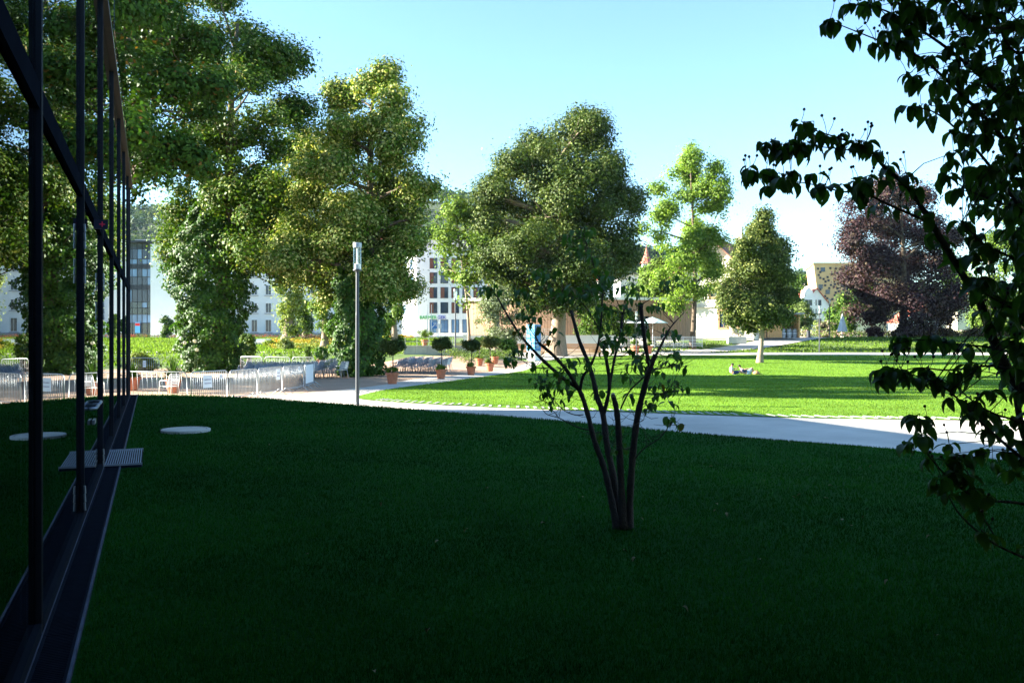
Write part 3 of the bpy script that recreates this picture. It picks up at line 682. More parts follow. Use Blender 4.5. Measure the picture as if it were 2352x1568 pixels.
shrub('bush', 'green shrub on the grass bank behind the barriers', 'shrub', 735, 800, 822, 16, 66, IVY, 120, .16)
shrub('bush', 'slim sapling on the grass bank', 'shrub', 708, 795, 830, 9, 64, LINB, 40, .14)
shrub('bush', 'small green shrub left of the blue column', 'shrub', 1165, 780, 812, 22, 80, LIN + LINB, 200, .2)
shrub('bush', 'green shrub under the parasols', 'shrub', 1440, 720, 775, 26, 112, LINB, 220, .3)
shrub('bush', 'leafy shrub in front of the white terrace railing', 'shrub', 1362, 690, 790, 44, 104, LIN + LINB, 520, .26)
shrub('bush', 'round shrub left of the white parasol', 'shrub', 1408, 700, 785, 30, 107, LIN + LINB, 330, .26)
shrub('bush', 'dark shrub right of the parasol terrace', 'shrub', 1500, 735, 780, 20, 118, LINB, 160, .3)
shrub('bush', 'light shrub below the gold building', 'shrub', 1850, 700, 765, 30, 160, [(.14, .18, .06), (.11, .16, .04)], 220, .4)
shrub('bush', 'flowering shrub in the garden right of the gold building', 'shrub', 1895, 735, 770, 22, 150, [(.14, .19, .05), (.2, .16, .12)], 150, .36)
for i, x in enumerate((2075, 2125, 2180, 2235, 2290, 2345)):
    shrub('hedge', ['brown-green hedge section nearest the beech trunk', 'second brown-green hedge section right of the beech trunk', 'third hedge section from the beech trunk',
           'fourth hedge section from the beech trunk', 'fifth hedge section from the beech trunk', 'hedge section at the right edge of the picture'][i], 'hedge', x, 757, 776, 34, 136, [(.10, .06, .03), (.12, .12, .03), (.08, .045, .03)], 330, .26, group='hedge sections along the road')

# unseen trees added behind the glass building to shade seating and lawn
for i, (X, Y, H, lab) in enumerate(((-32, 44, 18, 'first tree of the row hidden behind the glass building'), (-43, 46.5, 20, 'second tree of the row hidden behind the glass building'), (-52, 41, 21, 'third tree of the row hidden behind the glass building'))):
    b = GX(X, Y); t = thing('lime_tree', lab, 'tree', b, 'trees behind the glass building')
    lb = [(X + rng.uniform(-2.6, 2.6), Y + rng.uniform(-2.4, 2.4), b.z + 2.2 + q * (H - 3), 2.6, 2.6, 1.7) for q in np.linspace(.02, .95, 13)]
    skeleton(t, rng, b, b + Vector((0, 0, H * .9)), .4, .08, lb, BARK, .15, twigs=1)
    crown(t, 'crown', rng, lb, 520, 16, .6, .6, LIN, LEAF, .4)

# unseen trees added right of and behind the viewpoint to block sky light
for i, (X, Y, H, lab) in enumerate(((11.5, 4.0, 8, 'dense tree standing right of the viewpoint'), (16, 8.5, 10, 'second dense tree right of the viewpoint, nearer the path'), (10, -5, 10, 'dense tree right behind the viewpoint'))):
    b = GX(X, Y); t = thing('garden_tree', lab, 'tree', b)
    lb = [(X + rng.uniform(-1.6, 1.6), Y + rng.uniform(-1.6, 1.6), b.z + 1.2 + q * (H - 1.5), 2.0, 2.0, 1.4) for q in np.linspace(.02, .95, 9)]
    skeleton(t, rng, b, b + Vector((0, 0, H * .9)), .2, .05, lb, BARK, .1, twigs=1)
    crown(t, 'crown', rng, lb, 420, 14, .45, .5, LIN, LEAF, .4)
# ------------------------------------------------------------------ lamp posts
def lamp(x, d, h, lab, n=20):
    b = G(x, d); r = thing('street_lamp', lab, 'street lamp', b, 'cylindrical park lamps')
    MB().lathe([(.075, -.2), (.075, .02), (.066, .05), (.064, h * .55), (.058, h * .57), (.055, h - 1.02), (.06, h - 1.0), (.06, h - .97)], b, n).build('pole', LAMPM, r, smooth=False)
    MB().lathe([(.06, h - .98), (.12, h - .955), (.148, h - .94), (.148, h - .9), (.12, h - .895)], b, n).build('lantern_base', LAMPM, r)
    MB().lathe([(.14, h - .90), (.14, h - .17)], b, n).build('glass_cylinder', CLEAR, r)
    MB().lathe([(.09, h - .9), (.1, h - .88), (.1, h - .72), (.04, h - .70)], b, n).build('lamp_unit', M('lamp_white_unit', (.65, .66, .68), .5), r)
    MB().lathe([(.032, h - .70), (.032, h - .18)], b, 10).build('light_tube', M('opal_tube', (.72, .72, .70), .4), r)
    MB().lathe([(.143, h - .172), (.146, h - .04), (.14, h - .02), (.0, h)], b, n).build('cap', M('lamp_cap_metal', (.35, .37, .40), .4, metal=.4), r)
lamp(821, 28.3, 5.36, 'tall grey lamp post nearest the camera, at the path corner')
lamp(1046, 70, 5.4, 'grey lamp post behind the clipped pot trees', 12)
lamp(1882, 104, 5.6, 'grey lamp post on the far lawn left of the gold building', 12)
lamp(1905, 137, 6.2, 'grey lamp post by the road in front of the gold building', 12)
lamp(2028, 137, 5.9, 'grey lamp post in front of the purple tree', 12)
lamp(1462, 99, 5.0, 'grey lamp post left of the parasol terrace', 12)
lamp(1701, 121, 4.2, 'thin lamp post right in front of the cream house', 12)

# ------------------------------------------------------------------ steel crowd barriers
def barrier(a, b, lab, lean=0.0, notice=None, panel=False, nb=19, foot=True, h=1.1):
    a = Vector((*a, 0)); b = Vector((*b, 0)); a.z = float(zt(a.x, a.y)) - .03; b.z = float(zt(b.x, b.y)) - .03
    r = thing('crowd_barrier', lab, 'barrier', (a + b) / 2, 'steel crowd barriers round the seating')
    t = (b - a); L = t.length; t.normalize(); up = Vector((0, 0, 1)); nr = t.cross(up); up = (up + nr * lean).normalized()
    def q(u, z, o=0): return a + t * u + up * z + nr * o
    z0 = .17; c = .13
    m = MB(); m.tube([q(.02, z0), q(.02, h - c), q(.02 + c * .3, h - c * .3), q(.02 + c, h), q(L - .02 - c, h), q(L - .02 - c * .3, h - c * .3), q(L - .02, h - c), q(L - .02, z0), q(.02, z0)], .019, 7)
    m.build('frame', STEEL, r, smooth=True)
    for k in range(nb):
        u = .02 + (L - .04) * (k + 1) / (nb + 1)
        MB().tube([q(u, z0), q(u, h)], .0085, 5).build('bar', STEEL, r, smooth=True)
    for u in (.3, L - .3):
        if foot: MB().tube([q(u, 0, .3), q(u, .2, .03), q(u, .26), q(u, .2, -.03), q(u, 0, -.3)], .016, 6).build('foot', STEEL, r, smooth=True)
    if panel: MB().prism([q(.1, .25, .02), q(L - .1, .25, .02), q(L - .1, h - .06, .02), q(.1, h - .06, .02)], nr * .008).build('panel', PAPER, r)
    if notice:
        for u, z, w, hh in notice:
            s = 1 if (nr.y < 0) else -1
            p = MB().prism([q(u, z, s * .03), q(u + w, z, s * .03), q(u + w, z + hh, s * .024), q(u, z + hh, s * .024)], nr * s * .003).build('notice_sheet', PAPER, r)
            m = MB()
            for zz in (.62, .32):
                m.prism([q(u + w * .14, z + hh * zz, s * .036), q(u + w * .86, z + hh * zz, s * .036), q(u + w * .86, z + hh * (zz + .06), s * .036), q(u + w * .14, z + hh * (zz + .06), s * .036)], nr * s * .0015)
            m.build('print_lines', INK, p)
    return r
def W2(x, d): return ((x - CXP) / FP * d, d)
barrier(W2(262, 28.9), W2(433, 28.3), 'wide barrier with spaced bars next to the glass building', nb=14, lean=.08)
barrier(W2(438, 28.0), W2(523, 29.7), 'barrier with a large white notice, second from the glass building', notice=[(.55, .55, .45, .42), (1.35, .82, .18, .16)], nb=17)
p0 = Vector(W2(526, 29.2)); p1 = Vector(W2(699, 36.2))
labs = ['closely barred steel barrier in front of the ivy trunk, without notice', 'steel barrier with a square notice at its right end', 'steel barrier with a tiny notice, last before the white panel']
for i in range(3):
    a = p0.lerp(p1, i / 3 + .006); b = p0.lerp(p1, (i + 1) / 3 - .006)
    barrier(a, b, labs[i], notice=[None, [(1.62, .58, .36, .42)], [(1.55, .88, .2, .14)]][i])
barrier(W2(700, 36.4), W2(719, 38.5), 'barrier faced with a white panel, turned end-on at the row end', panel=True, nb=8, notice=None)
barrier(W2(722, 38.8), W2(716, 41), 'last barrier turned away behind the white panel', nb=10)
bk = [(552, 50), (602, 49.2), (608, 49.2), (666, 48.6), (671, 48.6), (722, 48.2), (500, 50.5), (548, 50)]
for i, lab in enumerate(['back-row barrier nearest the ivy trunk', 'middle barrier of the back row behind the chairs', 'right barrier of the back row behind the chairs']):
    barrier(W2(*bk[2 * i]), W2(*bk[2 * i + 1]), lab, nb=14)
barrier(W2(300, 47), W2(366, 46), 'back barrier near the glass building, beside the yellow-green bush', nb=14, notice=[(1.0, .6, .25, .35)])

# ------------------------------------------------------------------ chairs
def chair_proto(label, mat, group):
    r = thing('armchair', label, 'chair', (0, 0, 0), group)
    m = MB()
    for k in range(7): m.box((-.2 + k * .066, 0, .44 + .01 * (k / 6)), (.052, .44, .012))
    m.build('seat', mat, r, local=True)
    m = MB()
    for k in range(6): m.box((-.245 - k * .018, 0, .53 + k * .062), (.012, .44, .05), 0)
    m.build('backrest', mat, r, local=True)
    for s in (-1, 1):
        y = s * .255
        m = MB(); m.tube([(.24, y, 0), (.2, y, .45), (.19, y, .62), (.15, y, .66), (-.16, y, .67), (-.28, y, .66)], .013, 6); m.build('arm_leg', mat, r, local=True, smooth=True)
        m = MB(); m.tube([(-.32, y * .95, 0), (-.22, y * .95, .44), (-.36, y * .92, .88), (-.36, y * .8, .9)], .013, 6); m.build('rear_leg', mat, r, local=True, smooth=True)
    MB().tube([(-.36, -.22, .9), (-.36, .22, .9)], .012, 6).build('top_rail', mat, r, local=True, smooth=True)
    return r
CG = 'grey metal audience chairs'
proto = chair_proto('grey metal armchair in the audience rows behind the steel barriers', ALU, CG)
rng = np.random.default_rng(21)
spots = []
for j in range(8):                    # behind the barriers
    for i in range(10): spots.append((-16.3 + i * .62, 41.0 + j * .98, 'grey metal armchair in the audience rows behind the steel barriers'))
for j in range(11):                   # left of the second ivy trunk
    for i in range(4): spots.append((-11.3 + i * .62 - .02 * j, 46.5 + j * .95, 'grey metal armchair in the audience rows left of the second ivy trunk'))
for j in range(9):                    # right of the second ivy trunk
    for i in range(5): spots.append((-7.2 + i * .66, 52.2 + j * .95, 'grey metal armchair in the audience rows right of the second ivy trunk'))
ORD = 'first second third fourth fifth sixth seventh eighth ninth tenth eleventh twelfth'.split()
spots = [q for q in spots if math.hypot(q[0] + 8.75, q[1] - 49) >= 1.7 and CXP + FP * q[0] / q[1] > 548]
cnt = {}; rows_ = {}
for n_, (X, Y, lab) in enumerate(spots):
    blk = lab.split('rows ')[1]; rk = rows_.setdefault(blk, []); yk = round(Y, 2)
    if yk not in rk: rk.append(yk)
    ri = rk.index(yk); ci = cnt.get((blk, yk), 0); cnt[(blk, yk)] = ci + 1
    o = proto if n_ == 0 else copy_tree(proto)
    X += rng.uniform(-.06, .06); Y += rng.uniform(-.06, .06)
    o.location = (X, Y, float(zt(X, Y)) - .045); o.rotation_euler = (0, 0, math.radians(165) + rng.uniform(-.12, .12))
    o['label'] = 'grey metal chair, %s from left in the %s row %s' % (ORD[ci], ORD[ri], blk)
WCH = M('white_chair', (.62, .62, .60), .5, var=.08, metal=.2)
for x, d, rz_, lab in ((388, 31.6, 2.6, 'single pale armchair behind the barrier next to the glass building'), (1022, 55.5, 2.2, 'pale armchair at the right end of the audience rows'), (783, 47, 2.5, 'pale armchair at the edge of the rows left of the second ivy trunk')):
    o = chair_proto(lab, WCH, 'pale armchairs'); b = G(x, d); o.location = (b.x, b.y, b.z - .045); o.rotation_euler = (0, 0, rz_)

# ------------------------------------------------------------------ pots with clipped trees
def pot(m, b, s=1.0, n=18): return m.lathe([(.17 * s, 0), (.18 * s, .01), (.245 * s, .38 * s), (.285 * s, .385 * s), (.29 * s, .47 * s), (.26 * s, .475 * s), (.25 * s, .43 * s), (0, .42 * s)], b, n)
def pot_tree(x, d, top, fr, lab, cols, s=1.0):
    b = G(x, d); b.z -= .02; r = thing('potted_tree', lab, 'potted tree', b, 'clipped trees in terracotta pots')
    pot(MB(), b, s).build('pot', TERRA, r, smooth=False)
    c = Vector((b.x + .03, b.y, b.z + top - fr))
    m = MB(); m.tube([b + Vector((0, 0, .3)), b + Vector((.03, .02, .9)), c], [.035, .028, .022], 7)
    for k in range(7):
        v = Vector(unit(rng.normal(size=3))) * fr * .7; v.z = abs(v.z) * .6; m.tube([c - Vector((0, 0, fr * .6)), c + v], [.015, .005], 5)
    m.build('stem', BARKD, r, smooth=True)
    lb = [(c.x, c.y, c.z, fr * .85, fr * .85, fr * .7)] + [(c.x + fr * .45 * math.cos(a), c.y + fr * .45 * math.sin(a), c.z + rng.uniform(-.2, .25) * fr, fr * .55, fr * .55, fr * .55) for a in np.arange(0, 6.28, 1.05)]
    crown(r, 'foliage', rng, lb, 620, 18, fr * .11, .08, cols, LEAF, .2, dense=True)
    crown(r, 'underplanting', rng, [(b.x, b.y, b.z + .62, .24, .24, .2)], 60, 14, .06, .08, LINB, LEAF, .2)['kind'] = 'stuff'
DK = [(.035, .06, .012), (.045, .07, .014), (.06, .08, .02)]
pot_tree(901, 40.8, 2.35, .62, 'largest clipped ball tree in a pot, right of the ivy trunk', DK, 1.15)
pot_tree(1013, 46.4, 2.45, .6, 'clipped ball tree in a pot, second from the ivy trunk', DK, 1.1)
pot_tree(1082, 52.0, 2.35, .58, 'dark clipped ball tree in a pot, third from the ivy trunk', DK, 1.1)
pot_tree(1125, 58.5, 2.6, .72, 'looser olive-green ball tree in a pot, fourth from the ivy trunk', [(.09, .11, .03), (.11, .13, .04)], 1.15)
pot_tree(1101, 64, 2.3, .5, 'small pot tree behind the fourth ball tree, to its left', LIN, 1.15)
pot_tree(1137, 66, 2.2, .5, 'farthest pot tree, behind the fourth ball tree to its right', LINB, 1.15)

def strap_plant(x, d, R, lab, potted=True, n=260, col=((.025, .06, .012), (.04, .08, .018))):
    b = G(x, d); b.z -= .03; r = thing('strap_leaf_plant', lab, 'plant', b)
    hb = .45 if potted else 0
    if potted: pot(MB(), b, 1.2).build('pot', TERRA, r)
    V = []; F = []; C = []
    for k in range(n):
        a = rng.uniform(0, 2 * math.pi); L = R * rng.uniform(.7, 1.15); el = rng.uniform(.5, 1.45); w = .022 * rng.uniform(.7, 1.3)
        dx, dy = math.cos(a), math.sin(a); i0 = len(V)
        for j in range(5):
            t = j / 4; rr = L * t * math.cos(el) * (1 + .25 * t); z = hb + L * (t * math.sin(el) - .75 * t * t * math.cos(el) ** .7 * .8)
            ww = w * (1 - t ** 2 * .95)
            V += [(b.x + dx * rr - dy * ww, b.y + dy * rr + dx * ww, b.z + z), (b.x + dx * rr + dy * ww, b.y + dy * rr - dx * ww, b.z + z)]
        cc = np.array(col[k % 2]) * rng.uniform(.7, 1.3); C += [cc] * 10
        for j in range(4): F.append((i0 + 2 * j, i0 + 2 * j + 1, i0 + 2 * j + 3, i0 + 2 * j + 2))
    np_mesh('leaves', V, F, 4, LEAFB, r, col=np.array(C))
    return r
strap_plant(398, 34.5, 1.15, 'big dark strap-leaved plant in a pot behind the first barrier')
strap_plant(305, 36, .9, 'dark strap-leaved plant by the end of the glass building')
strap_plant(738, 61, .9, 'strap-leaved plant in a green tub behind the rows of chairs', True)
# tall allium-like flowers behind the seating
for i, (x, y, d) in enumerate(((447, 783, 50), (424, 787, 51), (452, 803, 49))):
    b = G(x, d); r = thing('globe_flower', ['tallest white globe flower beside the ivy trunk', 'globe flower left of the tallest one by the ivy trunk', 'lowest globe flower beside the ivy trunk'][i], 'flower', b)
    top = P(x, y, d)
    MB().tube([b, b.lerp(top, .5) + Vector((.03, 0, 0)), top], [.012, .01, .008], 5).build('stalk', M('flower_stalk', (.10, .16, .05), .8), r)
    Pn = np.array(top) + unit(rng.normal(size=(260, 3))) * .11 * rng.uniform(.6, 1, (260, 1))
    Vq = leaf_quads(Pn, unit(Pn - np.array(top)), .04, rng); cc = np.full((260 * 4, 3), .6) * [1, .97, .9]
    np_mesh('flower_head', Vq.reshape(-1, 3), np.arange(1040).reshape(-1, 4), 4, LEAF, r, col=cc)

# ------------------------------------------------------------------ bins
for x, d, lab in ((870, 50.6, 'dark green waste bin leaning on the second ivy trunk'), (793, 64, 'dark green tub behind the rows of chairs')):
    b = G(x, d); b.z -= .03; r = thing('waste_bin', lab, 'bin', b)
    MB().lathe([(.20, 0), (.215, .02), (.215, .92), (.235, .93), (.235, .98), (.2, .985), (.19, .8)], b, 20).build('drum', GREENB, r, smooth=False)
    m = MB()
    for z in (.15, .5, .85): m.lathe([(.222, z), (.226, z + .02), (.222, z + .04)], b, 20)
    m.build('band', GREENB, r)

# ------------------------------------------------------------------ blue advertising column
b = G(1226, 76); b.z -= .03
r = thing('advertising_column', 'tall blue square information column behind the dogwood stems', 'column', b)
R3 = Matrix.Rotation(math.radians(52), 3, 'Z')
MB().box(b + Vector((0, 0, .42)), (.86, .86, .86), M=R3).build('plinth', WHITE, r)
MB().box(b + Vector((0, 0, 2.0)), (.90, .90, 2.3), M=R3).build('shaft', BLUE, r)
MB().box(b + Vector((0, 0, 3.17)), (.94, .94, .05), M=R3).build('cap', BLUEL, r)
for k, (mat_, fr) in enumerate(((BLUEL, (-1, 0)), (BLUE, (0, -1)))):  # left face lighter: sunlit side put into the panel colour
    nv = R3 @ Vector((*fr, 0)); tv = Vector((-nv.y, nv.x, 0)); c = b + nv * .458
    MB().prism([c + tv * u * .43 + Vector((0, 0, z)) for u, z in ((-1, .9), (1, .9), (1, 2.35), (-1, 2.35))], nv * .01).build('panel', mat_, r)
    MB().prism([c + tv * u * .43 + Vector((0, 0, z)) for u, z in ((-1, 2.4), (1, 2.4), (1, 3.1), (-1, 3.1))], nv * .01).build('poster', [BLUEL, M('poster_dark', (.10, .16, .32), .5, var=.6, scale=5)][k], r)
    m = MB()
    for q in range(5): m.prism([c + nv * .011 + tv * u + Vector((0, 0, 1.15 + q * .12 + z)) for u, z in ((-.3, 0), (-.3 + [.5, .42, .55, .3, .48][q], 0), (-.3 + [.5, .42, .55, .3, .48][q], .035), (-.3, .035))], nv * .003)
    m.build('print_lines', PAPER, r)

# ------------------------------------------------------------------ concrete wall with railing, timber steps
b = Vector((-6.2, 70, float(zt(-6.2, 70))))
r = thing('retaining_wall', 'low concrete retaining wall behind the pot trees', 'wall', b)
for i in range(6): MB().box((-8.4 + i * 1.0, 70.2, .95), (.985, .3, .95)).build('panel', CONC, r, bevel=.01)
MB().box((-5.9, 70.2, 1.455), (6.1, .38, .06)).build('coping', STONE, r)
r = thing('railing', 'white post railing on top of the low concrete wall', 'railing', (-6, 71, 1.3))
for i in range(7): MB().bar((-8.8 + i * .98, 70.22, 1.48), (-8.8 + i * .98, 70.22, 2.15), .04, .04).build('post', WHITE, r)
for z in (2.15, 1.8): MB().tube([(-8.8, 70.22, z), (-2.9, 70.22, z)], .018, 6).build('rail', STEEL, r)
b = Vector((-7.3, 71.4, 1.45)); r = thing('potted_shrub', 'red pot with a light shrub on the concrete wall', 'potted shrub', b)
pot(MB(), b, 1.1).build('pot', TERRA, r); crown(r, 'foliage', rng, [(b.x, b.y, b.z + .95, .55, .5, .5)], 110, 14, .1, .1, LINB, LEAF, .2)
r = thing('seating_steps', 'long orange timber seating steps in front of the pavilion', 'bench', GX(4, 98))
for j, (yy, zz) in enumerate(((97.2, .55), (97.9, .95), (98.6, 1.35))):
    for i in range(4):
        MB().box((-4.5 + i * 4.2, yy, zz), (4.1, .62, .07)).build('seat_plank', WOODO, r)
        for q in (-.09, -.2, -.31): MB().box((-4.5 + i * 4.2, yy - .28, zz + q), (4.1, .04, .075)).build('riser_slat', WOODO, r)
r = thing('terrace_wall', 'long white terrace wall in front of the wooden pavilion', 'wall', GX(4, 101))
MB().box((3.2, 101, 1.55), (18, .3, 1.6)).build('wall', WHITE, r); MB().box((3.2, 101, 2.38), (18.1, .4, .05)).build('coping', STONE, r)
r = thing('railing', 'white slatted railing of the parasol terrace', 'railing', GX(17, 103))
for i in range(10): MB().bar((12.6 + i * 1.15, 103, .9), (12.6 + i * 1.15, 103, 2.25), .05, .05).build('post', WHITE, r)
for q in range(7): MB().bar((12.6, 103, 1.1 + q * .18), (22.95, 103, 1.1 + q * .18), .03, .05).build('slat', WHITE, r)
r = thing('railing', 'white slatted railing on the terrace wall left of the big trunk', 'railing', (-1, 101, 2.4))
for i in range(6): MB().bar((-5 + i * 2.2, 100.95, 2.4), (-5 + i * 2.2, 100.95, 3.2), .05, .05).build('post', WHITE, r)
for q in range(4): MB().bar((-5, 100.95, 2.55 + q * .2), (6, 100.95, 2.55 + q * .2), .03, .05).build('slat', WHITE, r)
for x, d, lab in ((1459, 100.5, 'red pot with a small plant at the left of the slatted railing'), (1489, 100.5, 'red pot with a small plant nearer the cream house')):
    b = G(x, d); r = thing('potted_shrub', lab, 'potted shrub', b); pot(MB(), b, 2.0).build('pot', TERRA, r)
    crown(r, 'foliage', rng, [(b.x, b.y, b.z + 1.3, .45, .45, .5)], 70, 14, .1, .14, LINB, LEAF, .2)

# ------------------------------------------------------------------ parasols
def parasol(x, d, hz, R, lab, mat_):
    b = G(x, d); b.z = max(b.z, 1.0); r = thing('parasol', lab, 'parasol', b, 'open parasols on the terrace')
    MB().lathe([(.35, 0), (.35, .06), (.05, .1), (.035, .12), (.035, hz)], b, 10).build('pole', WHITE, r)
    MB().lathe([(R, hz - .75), (R * 1.0, hz - .72), (R * .5, hz - .32), (.05, hz), (0, hz + .02)], b, 8).build('canopy', mat_, r)
    for k in range(8):
        a = math.pi / 4 * k; MB().tube([b + Vector((0, 0, hz - .1)), b + Vector((math.cos(a) * R * .97, math.sin(a) * R * .97, hz - .77))], .012, 4).build('rib', WHITE, r)
parasol(1432, 112, 3.7, 1.9, 'white open parasol on the terrace', CANVAS)
parasol(1499, 110, 3.7, 2.0, 'pale blue open parasol beside the cream house', CANVASB)
b = G(1935, 138); r = thing('closed_parasol', 'closed white parasol on a stand by the road', 'parasol', b)
MB().lathe([(.04, 0), (.04, 1.0), (.03, 3.9), (.01, 3.95)], b, 8).build('pole', STEEL, r)
m = MB(); vs = []
for z, R in ((.95, .8), (1.3, .75), (2.5, .42), (3.6, .12), (3.8, .03)):
    for k in range(16): a = 2 * math.pi * k / 16; rr = R * (1 if k % 2 else .72); vs.append((b.x + rr * math.cos(a), b.y + rr * math.sin(a), b.z + z))
m.add(vs, [(i * 16 + k, i * 16 + (k + 1) % 16, (i + 1) * 16 + (k + 1) % 16, (i + 1) * 16 + k) for i in range(4) for k in range(16)]); m.build('canopy', CANVAS, r)
for k in range(4): a = math.pi / 2 * k + .4; MB().tube([b + Vector((0, 0, .45)), b + Vector((math.cos(a) * .6, math.sin(a) * .6, 0))], .03, 5).build('leg', WHITE, r)
# small sign board on the far lamps, bin by road
b = G(1480 + 377, 141); r = thing('waste_bin', 'small dark bin by the road below the gold building', 'bin', G(1857, 141))
b = G(1857, 141); MB().lathe([(.3, 0), (.32, .05), (.32, 1.05), (.2, 1.15)], b, 12).build('drum', FRAME, r); MB().lathe([(.34, 1.0), (.34, 1.06)], b, 12).build('rim', FRAME, r)
# white bench in the garden
b = G(602, 90); r = thing('garden_bench', 'white garden bench by the flower beds', 'bench', b)
MB().box(b + Vector((0, 0, .45)), (1.8, .5, .06)).build('seat', WHITE, r); MB().box(b + Vector((0, .24, .75)), (1.8, .05, .4)).build('backrest', WHITE, r)
for sx in (-.75, .75): MB().box(b + Vector((sx, 0, .21)), (.08, .45, .42)).build('leg', WHITE, r)

# ------------------------------------------------------------------ flower beds
def bed(poly, n, h, cols, lab, rng, leaf=.16):
    xs = [p[0] for p in poly]; ys = [p[1] for p in poly]
    X = rng.uniform(min(xs), max(xs), n * 2); Y = rng.uniform(min(ys), max(ys), n * 2); k = inside(poly, X, Y); X, Y = X[k][:n], Y[k][:n]
    hh = h * (.55 + .45 * np.sin(X * 1.3 + np.sin(Y * .9) * 2) ** 2)
    Z = zt(X, Y) + hh * rng.uniform(.1, 1, len(X)) ** .7
    O = unit(rng.normal(size=(len(X), 3)) * .6 + [0, -.2, .7]); V = leaf_quads(np.stack([X, Y, Z], -1), O, leaf, rng)
    zone = (np.floor(X / 2.3) + np.floor(Y / 3)).astype(int) % len(cols)
    c = np.asarray(cols)[np.where(rng.uniform(0, 1, len(X)) < .55, zone, rng.integers(0, len(cols), len(X)))] * rng.uniform(.7, 1.25, (len(X), 1))
    o = np_mesh('flower_bed', V.reshape(-1, 3), np.arange(4 * len(X)).reshape(-1, 4), 4, LEAF, col=np.repeat(c, 4, 0))
    tag(o, lab, 'flower bed', kind='stuff')
rng = np.random.default_rng(31)
bed([(-30, 97), (-21, 96), (-21, 106), (-30, 107)], 9000, .7, [(.5, .24, .02), (.45, .33, .03), (.12, .18, .03), (.16, .2, .04)], 'orange and yellow flower bed before the long white building', rng)
bed([(-27, 128), (-15, 126), (-15, 131), (-27, 133)], 7000, .6, [(.5, .20, .02), (.10, .15, .03), (.5, .36, .04)], 'distant orange flower strip by the white building', rng)
bed([(-66, 135), (-28, 134), (-28, 136), (-66, 137)], 5000, .6, [(.35, .06, .04), (.09, .14, .03), (.14, .18, .04)], 'red flower strip along the glass stair tower', rng)
bed([(-27, 108), (-17, 107), (-17, 110), (-27, 111)], 6000, 1.0, [(.06, .035, .02), (.08, .06, .02), (.05, .04, .02)], 'dark brown clipped hedge row behind the orange flowers', rng)
bed([(-24, 84), (-13, 82), (-12, 89), (-24, 91)], 7000, .6, [(.12, .19, .03), (.18, .23, .05), (.4, .32, .05)], 'green and yellow border planting by the garden walk', rng)
bed([(44, 144), (135, 144), (135, 158), (44, 158)], 15000, 1.3, [(.14, .19, .05), (.18, .2, .08), (.32, .2, .2), (.10, .15, .03), (.42, .4, .3)], 'mixed flower garden beyond the road on the right', rng, .34)
bed([(-7.5, 73.5), (-1, 73), (-1, 80), (-7.5, 80)], 5000, .5, [(.12, .19, .03), (.18, .22, .05)], 'low planting above the concrete wall', rng)
bed([(-3.5, 64), (1.0, 71), (-1, 74), (-6, 69)], 3500, .8, [(.10, .16, .03), (.14, .2, .05), (.08, .13, .03)], 'loose shrubby planting behind the farthest pots', rng, .13)
# ------------------------------------------------------------------ buildings
def rect_window(parent, c, t, nv, w, h, glass=WINM, fr=FRAME, shutter=None, mull=True, fw=.08, proud=.05):
    """one window: frame with pane, optional half shutter; c centre on the wall, t along, nv outward"""
    up = Vector((0, 0, 1)); rz_ = math.atan2(t.y, t.x); m = MB()
    for sx in (-1, 1): m.box(c + t * sx * (w / 2 + fw / 2) + nv * proud / 2, (fw, proud, h + 2 * fw), rz_)
    for sz in (-1, 1): m.box(c + up * sz * (h / 2 + fw / 2) + nv * (proud / 2 - .003), (w, proud - .008, fw), rz_)
    f = m.build('window', fr, parent)
    MB().box(c + nv * .012, (w, .02, h), rz_).build('pane', glass, f)
    if mull:
        MB().box(c + nv * .026, (.05, .012, h), rz_).build('glazing_bar', fr, f)
    if shutter:
        MB().box(c + t * shutter * w * .25 + nv * .05, (w * .5, .04, h), rz_).build('shutter', SHUT, f)
    return f
def gable_house(name, lab, x0, x1, y0, depth, zb, ze, zr, wall, roof, cat='house', over=.5):
    r = thing(name, lab, cat, ((x0 + x1) / 2, y0, zb)); xm = (x0 + x1) / 2
    MB().prism([(x0, y0, zb - .3), (x1, y0, zb - .3), (x1, y0, ze), (xm, y0, zr - .12), (x0, y0, ze)], (0, depth, 0)).build('wall', wall, r)
    m = MB(); k = (zr - ze) / (xm - x0)
    for s, xe in ((-1, x0), (1, x1)):
        m2 = MB(); e = xe + s * over
        m2.prism([(xm, y0 - over, zr), (e, y0 - over, ze - k * over), (e, y0 - over, ze - k * over + .22), (xm, y0 - over, zr + .25)], (0, depth + 2 * over, 0)); m2.build('roof', roof, r)
    return r
UX, UYm = Vector((1, 0, 0)), Vector((0, -1, 0))
# glass stair tower and white block
zb = 1.9; D = 150; s = D / FP
def XP(x, d): return (x - CXP) / FP * d
def ZP(y, d): return CZ - (y - HZ) / FP * d
r = thing('stair_tower', 'dark-framed glazed stair tower with white block, left background', 'building', (XP(320, D), D, zb))
xa, xb, xc = XP(268, D), XP(351, D), XP(431, D); ztop = ZP(558, D)
MB().box(((xa + xb) / 2, D + 5, (zb + ztop) / 2), (xb - xa, 9.4, ztop - zb)).build('core', M('stair_interior', (.12, .14, .17), .8, var=.6, scale=.4), r)
MB().box(((xb + xc) / 2, D + 4, (zb + ztop - .3) / 2), (xc - xb - .02, 10, ztop - zb - .3)).build('side_block', WHITE, r)
MB().box(((xb + xa) / 2, D + 4, ztop + .15), (xb - xa + .6, 11, .3)).build('roof_slab', FRAME, r)
MB().box((XP(310, D), D + 6, ZP(551, D)), (3.6, 4, 1.1)).build('roof_plant', GREYW, r)
MB().box((XP(366, D), D + 6, ztop + .3), (7, 8, .5)).build('roof_parapet', WHITE, r)
rows = [ZP(y, D) for y in (770, 742, 722, 707, 694, 660, 636, 612, 595, 572)]
